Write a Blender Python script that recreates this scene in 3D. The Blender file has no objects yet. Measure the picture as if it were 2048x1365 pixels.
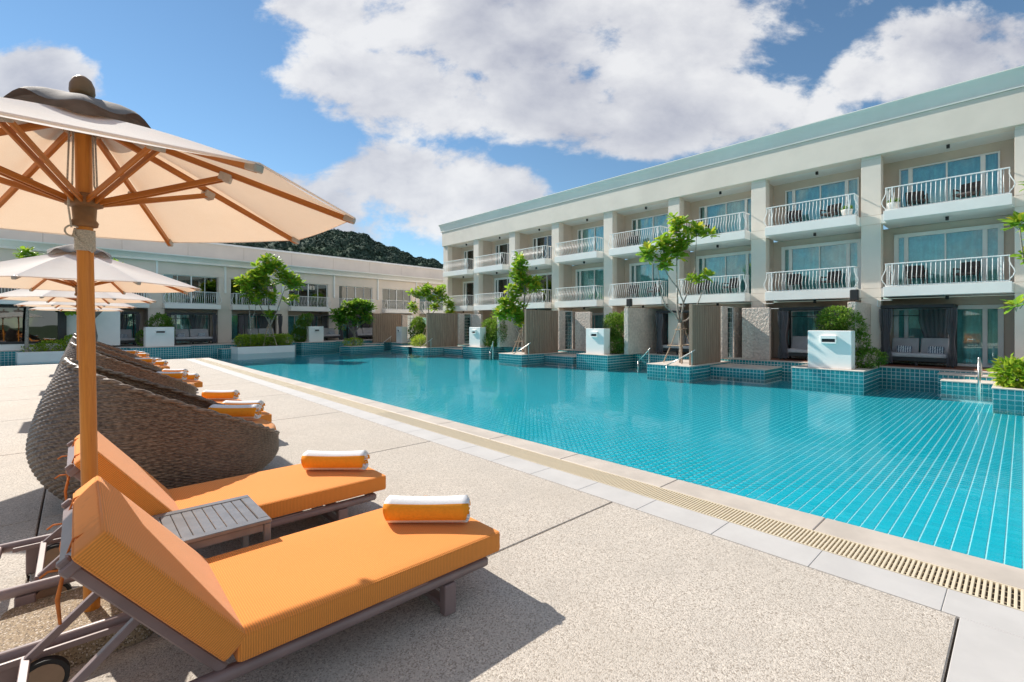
import bpy, math, random
from mathutils import Vector, Matrix
import numpy as np
R = math.radians
SC = bpy.context.scene
COL = SC.collection
random.seed(7)

# ------------------------------------------------------------------ camera, sky, sun, exposure
TH = R(42.66); SN, CS = math.sin(TH), math.cos(TH)
CAMH = 1.6
cam = bpy.data.cameras.new('camera'); camo = bpy.data.objects.new('camera', cam); COL.objects.link(camo)
cam.sensor_width = 36; cam.lens = 942 / 2048 * 36; cam.shift_y = -34.5 / 2048
cam.clip_start = 0.05; cam.clip_end = 6000
camo.location = (0, 0, CAMH); camo.rotation_euler = (R(90), 0, -TH)
SC.camera = camo

SUN_EL, SUN_AZ = R(38), R(-12)          # azimuth clockwise from +Y
SUNV = Vector((math.sin(SUN_AZ) * math.cos(SUN_EL), math.cos(SUN_AZ) * math.cos(SUN_EL), math.sin(SUN_EL)))
sun = bpy.data.lights.new('sun', 'SUN'); suno = bpy.data.objects.new('sun', sun); COL.objects.link(suno)
sun.energy = 4.2; sun.angle = R(0.55); sun.color = (1.0, 0.94, 0.85)
suno.rotation_euler = SUNV.to_track_quat('Z', 'Y').to_euler(); suno.location = SUNV * 60
SC.view_settings.view_transform = 'Standard'; SC.view_settings.look = 'None'
SC.view_settings.exposure = 0.66; SC.view_settings.gamma = 1.0
SC.cycles.use_denoising = True; SC.cycles.denoising_prefilter = 'ACCURATE'; SC.cycles.caustics_reflective = False; SC.cycles.caustics_refractive = False
SC.cycles.max_bounces = 8; SC.cycles.diffuse_bounces = 6; SC.cycles.glossy_bounces = 4
SC.cycles.transmission_bounces = 6; SC.cycles.transparent_max_bounces = 12
SC.cycles.sample_clamp_indirect = 3

class NT:
    """short-hand for building a node tree"""
    def __init__(s, tree): s.t = tree
    def n(s, kind, **kw):
        nd = s.t.nodes.new(kind)
        for k, v in kw.items():
            if k.startswith('in_'):
                key = k[3:]; key = int(key) if key.isdigit() else key.replace('_', ' ')
                nd.inputs[key].default_value = v
            else: setattr(nd, k, v)
        return nd
    def l(s, a, b): s.t.links.new(a, b)
    def put(s, v, sock):
        if isinstance(v, bpy.types.NodeSocket): s.l(v, sock)
        else: sock.default_value = v
    def m(s, op, a, b=0.0, c=None, clamp=False):
        nd = s.n('ShaderNodeMath', operation=op, use_clamp=clamp)
        s.put(a, nd.inputs[0]); s.put(b, nd.inputs[1])
        if c is not None: s.put(c, nd.inputs[2])
        return nd.outputs[0]
    def vm(s, op, a, b=(0, 0, 0), out=0):
        nd = s.n('ShaderNodeVectorMath', operation=op)
        s.put(a, nd.inputs[0]); s.put(b, nd.inputs[1])
        return nd.outputs[out]
    def mix(s, f, a, b):
        nd = s.n('ShaderNodeMix', data_type='RGBA')
        s.put(f, nd.inputs[0]); s.put(a, nd.inputs[6]); s.put(b, nd.inputs[7])
        return nd.outputs[2]
    def ramp(s, v, lo, hi, a=0.0, b=1.0):
        nd = s.n('ShaderNodeMapRange', interpolation_type='SMOOTHSTEP')
        s.put(v, nd.inputs[0]); nd.inputs[1].default_value = lo; nd.inputs[2].default_value = hi
        nd.inputs[3].default_value = a; nd.inputs[4].default_value = b
        return nd.outputs[0]
    def noise(s, vec, scale, detail=2.0, rough=0.5, dist=0.0):
        nd = s.n('ShaderNodeTexNoise'); s.l(vec, nd.inputs['Vector'])
        nd.inputs['Scale'].default_value = scale; nd.inputs['Detail'].default_value = detail
        nd.inputs['Roughness'].default_value = rough; nd.inputs['Distortion'].default_value = dist
        return nd.outputs['Fac']

def c4(c): return (c[0], c[1], c[2], 1.0)

world = bpy.data.worlds.new('World'); SC.world = world; world.use_nodes = True
wt = NT(world.node_tree); world.node_tree.nodes.clear()
sky = wt.n('ShaderNodeTexSky', sky_type='NISHITA', sun_disc=False)
sky.sun_elevation = SUN_EL; sky.sun_rotation = SUN_AZ; sky.air_density = 1.0; sky.dust_density = 0.0; sky.ozone_density = 3.0
tc = wt.n('ShaderNodeTexCoord').outputs['Generated']
fd = wt.m('ABSOLUTE', wt.vm('DOT_PRODUCT', tc, (SN, CS, 0), 1))
fd = wt.m('ADD', fd, 0.04)
gx = wt.m('DIVIDE', wt.vm('DOT_PRODUCT', tc, (CS, -SN, 0), 1), fd)
gy = wt.m('DIVIDE', wt.vm('DOT_PRODUCT', tc, (0, 0, 1), 1), fd)
comb = wt.n('ShaderNodeCombineXYZ'); wt.l(gx, comb.inputs[0]); wt.l(gy, comb.inputs[1]); G = comb.outputs[0]
# each cloud bank: where it stands in the sky (bearing, height, half sizes)
BANKS = [(1020, 60, 420, 150), (1330, 95, 330, 120), (800, 190, 230, 85), (1120, 225, 420, 95), (1480, 235, 250, 110),
         (1290, 280, 240, 60), (700, 30, 150, 70), (640, 440, 180, 95), (850, 400, 170, 100), (980, 420, 140, 80), (760, 380, 90, 60),
         (1860, 150, 230, 80), (150, 205, 120, 80), (1990, 10, 130, 30), (20, 200, 80, 60), (1720, 190, 120, 60), (2300, 240, 260, 120), (-330, 120, 260, 90)]
dens = None
warp = wt.n('ShaderNodeTexNoise'); wt.l(G, warp.inputs['Vector']); warp.inputs['Scale'].default_value = 3.2; warp.inputs['Detail'].default_value = 4
GW = wt.vm('ADD', G, wt.vm('MULTIPLY', wt.vm('SUBTRACT', warp.outputs['Color'], (.5, .5, .5)), (.20, .13, 0)))
for (px, py, rx, ry) in BANKS:
    cx, cy = (px - 1024) / 942, (648 - py) / 942
    v = wt.vm('MULTIPLY', wt.vm('SUBTRACT', GW, (cx, cy, 0)), (942 / rx, 942 / ry, 0))
    b = wt.m('SUBTRACT', 1.0, wt.vm('DOT_PRODUCT', v, v, 1))
    dens = b if dens is None else wt.m('SMOOTH_MAX', dens, b, 0.35)
# unseen broken cloud cover added overhead and behind, to whiten the fill light
beyond = wt.m('MAXIMUM', wt.ramp(wt.vm('DOT_PRODUCT', tc, (-SN, -CS, 0), 1), -.35, .1), wt.ramp(gy, .8, 1.3))
dens = wt.m('MAXIMUM', dens, wt.m('SUBTRACT', wt.m('MULTIPLY', beyond, 1.35), 1.2))
gs = wt.vm('MULTIPLY', G, (1.0, 1.5, 1.0))
n1 = wt.noise(gs, 4.3, 12.0, 0.62, 0.12)
n2 = wt.noise(wt.vm('ADD', gs, (-0.025, 0.07, 0)), 4.3, 7.0, 0.58, 0.12)
body = wt.m('ADD', wt.m('MULTIPLY', dens, 0.54), wt.m('MULTIPLY', wt.m('SUBTRACT', n1, 0.5), 2.5))
cover = wt.ramp(body, -0.08, 0.30)
# relief: denser air toward the light keeps a fold in shade
relief = wt.m('MULTIPLY', wt.m('SUBTRACT', n1, n2), 2.0)
lit = wt.m('ADD', wt.m('SUBTRACT', 0.86, wt.m('MULTIPLY', wt.m('ADD', wt.m('MULTIPLY', wt.ramp(body, 0.30, 1.0), .35), wt.m('MULTIPLY', wt.ramp(wt.noise(gs, 1.9, 3.0, .5), .42, .62), .65)), 0.85)), relief, clamp=True)
ccol = wt.mix(lit, (0.44, 0.46, 0.55, 1), (0.90, 0.90, 0.91, 1))
bgs = wt.n('ShaderNodeBackground', in_Strength=0.086)
tint = wt.n('ShaderNodeMix', data_type='RGBA', blend_type='MULTIPLY'); tint.inputs[0].default_value = 1
wt.l(sky.outputs[0], tint.inputs[6]); tint.inputs[7].default_value = (0.84, 0.96, 0.95, 1)
wt.l(tint.outputs[2], bgs.inputs[0])
bgc = wt.n('ShaderNodeBackground', in_Strength=0.63); wt.l(ccol, bgc.inputs[0])
mx = wt.n('ShaderNodeMixShader'); wt.l(wt.m('MULTIPLY', cover, 0.93), mx.inputs[0]); wt.l(bgs.outputs[0], mx.inputs[1]); wt.l(bgc.outputs[0], mx.inputs[2])
wo = wt.n('ShaderNodeOutputWorld'); wt.l(mx.outputs[0], wo.inputs[0])

# ------------------------------------------------------------------ materials
def base(name):
    m = bpy.data.materials.new(name); m.use_nodes = True; m.node_tree.nodes.clear()
    t = NT(m.node_tree); out = t.n('ShaderNodeOutputMaterial')
    p = t.n('ShaderNodeBsdfPrincipled'); t.l(p.outputs[0], out.inputs[0])
    return m, t, p, out
def bump(t, p, h, strength, dist):
    b = t.n('ShaderNodeBump'); b.inputs['Strength'].default_value = strength; b.inputs['Distance'].default_value = dist
    t.l(h, b.inputs['Height']); t.l(b.outputs[0], p.inputs['Normal']); return b
def obco(t, world_space=False):
    if world_space: return t.n('ShaderNodeNewGeometry').outputs['Position']
    return t.n('ShaderNodeTexCoord').outputs['Object']

def plain(name, col, rough=0.6, var=0.12, scale=4.0, bstr=0.0, bscale=60.0, bdist=0.004, metal=0.0, ws=False, spec=0.5, vdetail=4):
    m, t, p, o = base(name)
    v = obco(t, ws)
    f = t.noise(v, scale, vdetail, 0.6)
    lo = tuple(c * (1 - var) for c in col); hi = tuple(min(1, c * (1 + var)) for c in col)
    t.l(t.mix(t.ramp(f, .3, .7), c4(lo), c4(hi)), p.inputs['Base Color'])
    p.inputs['Roughness'].default_value = rough; p.inputs['Metallic'].default_value = metal
    p.inputs['Specular IOR Level'].default_value = spec
    if bstr: bump(t, p, t.noise(v, bscale, 3, .6), bstr, bdist)
    return m

def aggregate(name, col, dark, wsc=1.0):
    """exposed-aggregate concrete: fine pebbles, blotches, stains"""
    m, t, p, o = base(name); v = obco(t, True)
    vo = t.n('ShaderNodeTexVoronoi'); t.l(v, vo.inputs['Vector']); vo.inputs['Scale'].default_value = 150 * wsc
    peb = t.n('ShaderNodeSeparateColor'); t.l(vo.outputs['Color'], peb.inputs[0])
    f = t.ramp(peb.outputs[0], 0.05, 0.55)
    fine = t.noise(v, 420 * wsc, 2, .6)
    c = t.mix(f, c4(dark), c4(col))
    c = t.mix(t.ramp(peb.outputs[1], .86, .95), c, (.72, .64, .55, 1))
    c = t.mix(t.ramp(fine, .60, .72, 0, .55), c, c4(tuple(x * .35 for x in dark)))
    blot = t.ramp(t.noise(v, 1.7, 5, .65), .35, .75)
    c = t.mix(t.m('MULTIPLY', blot, .42), c, c4(tuple(x * .72 for x in col)))
    st = t.ramp(t.noise(v, .55, 3, .6), .45, .7)
    c = t.mix(t.m('MULTIPLY', st, .28), c, (.46, .40, .33, 1))
    t.l(c, p.inputs['Base Color']); p.inputs['Roughness'].default_value = .8; p.inputs['Specular IOR Level'].default_value = .25
    hh = t.m('ADD', t.m('MULTIPLY', vo.outputs['Distance'], -1.0), t.m('MULTIPLY', fine, .4))
    bump(t, p, hh, .55, .004)
    return m

def fabric(name, col, pitch=0.0045, axis=0, var=.10, strength=.5):
    """canvas with fine ribs across one axis"""
    m, t, p, o = base(name); v = obco(t)
    sep = t.n('ShaderNodeSeparateXYZ'); t.l(v, sep.inputs[0])
    w = t.m('SINE', t.m('MULTIPLY', t.m('ADD', sep.outputs[axis], t.m('MULTIPLY', t.noise(v, 30, 2, .5), .004)), 2 * math.pi / pitch))
    thr = t.noise(v, 350, 2, .6); big = t.noise(v, 3.5, 4, .6)
    c = t.mix(t.ramp(w, -1, 1), c4(tuple(x * (1 - 2.0 * var) for x in col)), c4(tuple(min(1, x * (1 + var)) for x in col)))
    c = t.mix(t.ramp(big, .35, .7, 0, .22), c, c4((col[0] * .95, col[1] * .88, col[2] * .85)))
    c = t.mix(t.ramp(thr, .5, .75, 0, .3), c, c4(tuple(x * .75 for x in col)))
    t.l(c, p.inputs['Base Color']); p.inputs['Roughness'].default_value = .9
    p.inputs['Specular IOR Level'].default_value = .15
    try: p.inputs['Sheen Weight'].default_value = .15
    except Exception: pass
    crease = t.noise(v, 7, 3, .5)
    h = t.m('ADD', t.m('MULTIPLY', w, .0011), t.m('MULTIPLY', crease, .003))
    bump(t, p, h, strength, 1.0)
    return m

def wood(name, col, dark, axis=2, scale=1.0, rough=.5):
    m, t, p, o = base(name); v = obco(t)
    st = [22.0, 22.0, 22.0]; st[axis] = 1.3
    vv = t.vm('MULTIPLY', v, tuple(x * scale for x in st))
    oi = t.n('ShaderNodeObjectInfo')
    vv = t.vm('ADD', vv, t.vm('MULTIPLY', oi.outputs['Random'], (37, 21, 53)))
    g = t.noise(vv, 2.2, 6, .65, .6); g2 = t.noise(vv, 9, 3, .6)
    c = t.mix(t.ramp(g, .3, .7), c4(dark), c4(col))
    c = t.mix(t.ramp(g2, .55, .8, 0, .35), c, c4(tuple(x * .55 for x in dark)))
    c = t.mix(t.m('MULTIPLY', oi.outputs['Random'], .22), c, c4(tuple(x * .7 for x in col)))
    t.l(c, p.inputs['Base Color']); p.inputs['Roughness'].default_value = rough
    bump(t, p, g, .15, .004)
    return m

def leafmat(name, col, col2, yellow, ych=.10, trans=.35):
    m, t, p, o = base(name)
    geo = t.n('ShaderNodeNewGeometry'); rnd = geo.outputs['Random Per Island']
    oi = t.n('ShaderNodeObjectInfo').outputs['Random']
    r2 = t.m('FRACT', t.m('ADD', t.m('MULTIPLY', rnd, 7.31), t.m('MULTIPLY', oi, 3.7)))
    c = t.mix(rnd, c4(col), c4(col2))
    c = t.mix(t.ramp(r2, 1 - ych, 1.0 - ych * .6), c, c4(yellow))
    t.l(c, p.inputs['Base Color']); p.inputs['Roughness'].default_value = .42; p.inputs['Specular IOR Level'].default_value = .35
    tr = t.n('ShaderNodeBsdfTranslucent'); t.l(t.mix(.5, c, (.45, .60, .06, 1)), tr.inputs[0])
    ms = t.n('ShaderNodeMixShader', in_0=trans); t.l(p.outputs[0], ms.inputs[1]); t.l(tr.outputs[0], ms.inputs[2])
    t.l(ms.outputs[0], o.inputs[0])
    return m

def glassmat(name, tint, refl=.12):
    m, t, p, o = base(name)
    fr = t.n('ShaderNodeFresnel', in_IOR=1.5)
    f = t.m('ADD', fr.outputs[0], refl, clamp=True)
    tr = t.n('ShaderNodeBsdfTransparent', in_Color=c4(tint)); gl = t.n('ShaderNodeBsdfGlossy', in_Roughness=.015)
    gl.inputs[0].default_value = (.93, 1, 1, 1)
    v = obco(t, True); b = t.n('ShaderNodeBump', in_Strength=.05, in_Distance=.05); t.l(t.noise(v, .9, 1), b.inputs['Height']); t.l(b.outputs[0], gl.inputs['Normal'])
    ms = t.n('ShaderNodeMixShader'); t.l(f, ms.inputs[0]); t.l(tr.outputs[0], ms.inputs[1]); t.l(gl.outputs[0], ms.inputs[2]); t.l(ms.outputs[0], o.inputs[0])
    return m

TILE = 0.13
def tilemat(name, col, col2):
    """glazed pool tile, each piece its own shade"""
    m, t, p, o = base(name); v = obco(t, True)
    cell = t.vm('FLOOR', t.vm('MULTIPLY', t.vm('ADD', v, (.0003, .0003, .0003)), (1 / TILE,) * 3))
    wn = t.n('ShaderNodeTexWhiteNoise', noise_dimensions='3D'); t.l(cell, wn.inputs['Vector'])
    c = t.mix(wn.outputs['Value'], c4(col), c4(col2))
    big = t.noise(v, .35, 3, .6)
    c = t.mix(t.ramp(big, .4, .7, 0, .3), c, c4((col[0] * .9, col[1] * 1.12, col[2] * 1.1)))
    t.l(c, p.inputs['Base Color']); p.inputs['Roughness'].default_value = .25
    return m

M = {}
M['deck'] = aggregate('aggregate_concrete', (.56, .505, .44), (.30, .255, .21))
M['stone_base'] = aggregate('brown_aggregate', (.36, .27, .17), (.10, .07, .045), 1.15)
M['paver'] = plain('pale_paver', (.50, .48, .46), .65, .05, 3, .15, 180, .001, ws=True)
M['coping'] = plain('beige_stone_coping', (.50, .44, .38), .6, .10, 2.5, .15, 120, .001, ws=True)
M['grate'] = plain('cream_plastic_grate', (.66, .57, .42), .5, .06, 9)
M['grate_pit'] = plain('drain_channel', (.05, .035, .025), .9, .2, 4)
M['grout'] = plain('pool_grout', (.50, .84, .86), .6, .05, 2, ws=True)
M['tile'] = tilemat('turquoise_floor_tile', (.0, .41, .52), (.003, .475, .59))
M['walltile'] = tilemat('teal_wall_tile', (.01, .20, .235), (.03, .29, .32))
M['wallgrout'] = plain('pale_wall_grout', (.78, .82, .80), .6, .05, 2, ws=True)
M['terrace'] = plain('terrace_stone', (.62, .54, .48), .7, .10, 2.5, .2, 90, .002, ws=True)
M['paint'] = plain('warm_white_paint', (.82, .725, .635), .7, .05, .6, .08, 30, .003, ws=True)
M['paint_l'] = plain('pale_taupe_paint', (.82, .71, .615), .7, .05, .6, .08, 30, .003, ws=True)
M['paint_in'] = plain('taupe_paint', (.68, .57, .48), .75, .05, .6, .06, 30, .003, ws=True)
M['white'] = plain('white_paint', (.90, .88, .845), .5, .03, 1.2, ws=True)
M['cornice'] = plain('white_cornice_paint', (.92, .875, .82), .5, .04, .5, ws=True)
M['soffit'] = plain('soffit_paint', (.82, .80, .76), .7, .03, 1, ws=True)
M['stucco'] = plain('rough_stucco', (.62, .53, .465), .9, .14, 9, 1.0, 10, .08, ws=True)
M['frame'] = plain('white_frame_metal', (.90, .90, .88), .35, .02, 3)
M['glass'] = glassmat('teal_window_glass', (.74, .95, .95), .08)
M['glass_dk'] = glassmat('dark_window_glass', (.10, .14, .15), .10)
M['curtain'] = plain('sheer_curtain', (.66, .86, .86), .9, .12, 3)
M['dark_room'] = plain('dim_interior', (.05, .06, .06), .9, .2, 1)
M['black'] = plain('black_metal', (.02, .02, .022), .45, .1, 5)
M['screen'] = wood('weathered_screen_board', (.36, .26, .19), (.22, .15, .105), 2, .35, .75)
M['glassblock'] = glassmat('glass_block', (.55, .70, .74), .25)
M['frame_mauve'] = plain('mauve_brown_metal', (.235, .165, .155), .42, .10, 6, .1, 90, .001)
M['table'] = plain('grey_brown_table_metal', (.20, .19, .185), .26, .12, 8, .1, 120, .001)
M['orange_top'] = fabric('orange_canvas_lengthwise', (.81, .287, .056), .0095, 0)
M['orange_back'] = fabric('orange_canvas_back', (.81, .287, .056), .0095, 0)
M['orange_pod'] = fabric('orange_canvas_round', (.81, .287, .056), .006, 0)
M['wicker'] = None
M['rubber'] = plain('black_rubber', (.018, .018, .018), .7, .1, 8)
M['hub'] = plain('tan_wheel_hub', (.33, .22, .14), .6, .1, 8)
M['towel_w'] = plain('white_terry', (.82, .82, .83), .95, .04, 60, .7, 420, .003)
M['towel_o'] = plain('orange_terry', (.86, .33, .02), .95, .05, 60, .7, 420, .003)
M['tie'] = plain('orange_cord', (.62, .17, .03), .9, .2, 30)
M['teak'] = wood('oiled_teak', (.68, .255, .03), (.52, .17, .017), 2, 1.0, .42)
M['teak_x'] = wood('oiled_teak_rib', (.54, .185, .022), (.38, .11, .012), 0, 1.0, .45)
M['hubwood'] = plain('dark_teak_hub', (.22, .11, .045), .5, .2, 14)
M['bracket'] = plain('grey_bracket', (.42, .37, .32), .45, .1, 20, metal=.3)
M['rope'] = plain('pale_rope', (.52, .48, .42), .9, .25, 160, .8, 260, .004)
M['cap'] = plain('grey_brown_canvas', (.22, .185, .165), .85, .15, 8, .4, 300, .002)
M['chair'] = plain('dark_woven_chair', (.055, .045, .043), .7, .25, 40)
M['pot'] = plain('white_pot', (.72, .70, .67), .6, .06, 8)
M['seat_grey'] = plain('grey_outdoor_fabric', (.46, .45, .46), .9, .08, 5, .3, 300, .002)
M['voile'] = None
M['bark'] = plain('pale_bark', (.36, .31, .26), .9, .35, 14, .9, 40, .02)
M['bark_dk'] = plain('grey_bark', (.21, .18, .15), .9, .35, 14, .9, 40, .02)
M['bamboo'] = plain('weathered_pole', (.42, .31, .22), .8, .25, 14)
M['steel'] = plain('brushed_steel', (.58, .56, .53), .28, .08, 30, metal=1.0)
M['soil'] = plain('dark_soil', (.075, .052, .036), .95, .3, 20, .8, 60, .02)
M['leaf'] = leafmat('broad_green_leaf', (.14, .32, .024), (.28, .48, .04), (.66, .54, .05), .18, .5)
M['leaf_dk'] = leafmat('broad_deep_green_leaf', (.06, .19, .022), (.14, .32, .03), (.45, .45, .06), .07, .45)
M['bush'] = leafmat('shrub_leaf', (.05, .16, .02), (.13, .29, .035), (.38, .46, .12), .14, .35)
M['bush_lt'] = leafmat('bright_shrub_leaf', (.17, .34, .025), (.40, .52, .04), (.62, .60, .09), .22, .4)
M['timber'] = wood('red_brown_decking', (.27, .10, .055), (.16, .055, .03), 1, .4, .6)
M['pillow'] = None

def umb_fabric():
    m, t, p, o = base('ivory_canopy_canvas'); v = obco(t)
    f = t.noise(v, 260, 2, .6); big = t.noise(v, 2.5, 4, .6)
    c = t.mix(t.ramp(f, .35, .7), (.86, .84, .80, 1), (.93, .92, .89, 1))
    c = t.mix(t.ramp(big, .45, .75, 0, .25), c, (.70, .64, .55, 1))
    t.l(c, p.inputs['Base Color']); p.inputs['Roughness'].default_value = .9; p.inputs['Specular IOR Level'].default_value = .1
    bump(t, p, t.m('ADD', f, t.m('MULTIPLY', big, 2)), .25, .004)
    tr = t.n('ShaderNodeBsdfTranslucent', in_Color=(.90, .64, .42, 1))
    ms = t.n('ShaderNodeMixShader', in_0=.32); t.l(p.outputs[0], ms.inputs[1]); t.l(tr.outputs[0], ms.inputs[2]); t.l(ms.outputs[0], o.inputs[0])
    return m
M['canopy'] = umb_fabric()
def wicker_mat():
    m, t, p, o = base('brown_wicker'); v = obco(t)
    f = t.noise(t.vm('MULTIPLY', v, (26, 26, 90)), 1.0, 3, .6); g = t.noise(v, 1.5, 3, .6)
    c = t.mix(t.ramp(f, .3, .72), (.052, .030, .019, 1), (.27, .19, .13, 1))
    c = t.mix(t.ramp(g, .4, .75, 0, .35), c, (.30, .225, .165, 1))
    t.l(c, p.inputs['Base Color']); p.inputs['Roughness'].default_value = .42
    return m
M['wicker'] = wicker_mat()
def voile_mat():
    m, t, p, o = base('dark_voile'); p.inputs['Base Color'].default_value = (.15, .14, .155, 1); p.inputs['Roughness'].default_value = .9
    tr = t.n('ShaderNodeBsdfTransparent'); ms = t.n('ShaderNodeMixShader', in_0=.28)
    t.l(p.outputs[0], ms.inputs[1]); t.l(tr.outputs[0], ms.inputs[2]); t.l(ms.outputs[0], o.inputs[0]); return m
M['voile'] = voile_mat()
def pillow_mat():
    m, t, p, o = base('striped_pillow_cloth'); v = obco(t)
    sep = t.n('ShaderNodeSeparateXYZ'); t.l(v, sep.inputs[0])
    w = t.m('SINE', t.m('ADD', t.m('MULTIPLY', sep.outputs[0], 95), t.m('MULTIPLY', t.noise(v, 30, 3), 7)))
    t.l(t.mix(t.ramp(w, -.2, .2), (.07, .10, .16, 1), (.66, .70, .72, 1)), p.inputs['Base Color']); p.inputs['Roughness'].default_value = .9; return m
M['pillow'] = pillow_mat()
def water_mat():
    m, t, p, o = base('pool_water_surface'); v = obco(t, True)
    a = t.noise(v, 1.6, 2, .5, .4); b_ = t.noise(t.vm('MULTIPLY', v, (1, .8, 1)), 5.5, 2, .5, .6); c_ = t.noise(v, 17, 2, .5, .3)
    calm = t.ramp(t.noise(v, .16, 2, .5), .35, .7, .35, 1.0)
    h = t.m('MULTIPLY', t.m('ADD', t.m('ADD', a, t.m('MULTIPLY', b_, .38)), t.m('MULTIPLY', c_, .10)), calm)
    bu = t.n('ShaderNodeBump', in_Strength=.10, in_Distance=.10); t.l(h, bu.inputs['Height'])
    fr = t.n('ShaderNodeFresnel', in_IOR=1.22); t.l(bu.outputs[0], fr.inputs['Normal'])
    tr = t.n('ShaderNodeBsdfTransparent', in_Color=(.86, .985, 1.0, 1)); gl = t.n('ShaderNodeBsdfGlossy', in_Roughness=.02); t.l(bu.outputs[0], gl.inputs['Normal'])
    ms = t.n('ShaderNodeMixShader'); t.l(t.m('MULTIPLY', fr.outputs[0], .58), ms.inputs[0]); t.l(tr.outputs[0], ms.inputs[1]); t.l(gl.outputs[0], ms.inputs[2]); t.l(ms.outputs[0], o.inputs[0])
    return m
M['water'] = water_mat()
def hill_mat():
    m, t, p, o = base('forest_canopy'); v = obco(t, True)
    f = t.noise(v, .16, 6, .7); g = t.noise(v, .03, 3, .6); r = t.n('ShaderNodeNewGeometry').outputs['Random Per Island']
    c = t.mix(t.ramp(f, .35, .7), (.045, .075, .062, 1), (.078, .115, .082, 1))
    c = t.mix(t.ramp(g, .45, .7, 0, .6), c, (.11, .16, .09, 1)); c = t.mix(t.m('MULTIPLY', r, .4), c, (.035, .07, .05, 1))
    t.l(c, p.inputs['Base Color']); p.inputs['Roughness'].default_value = .9; p.inputs['Specular IOR Level'].default_value = .1; return m
M['hill'] = hill_mat()

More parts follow.
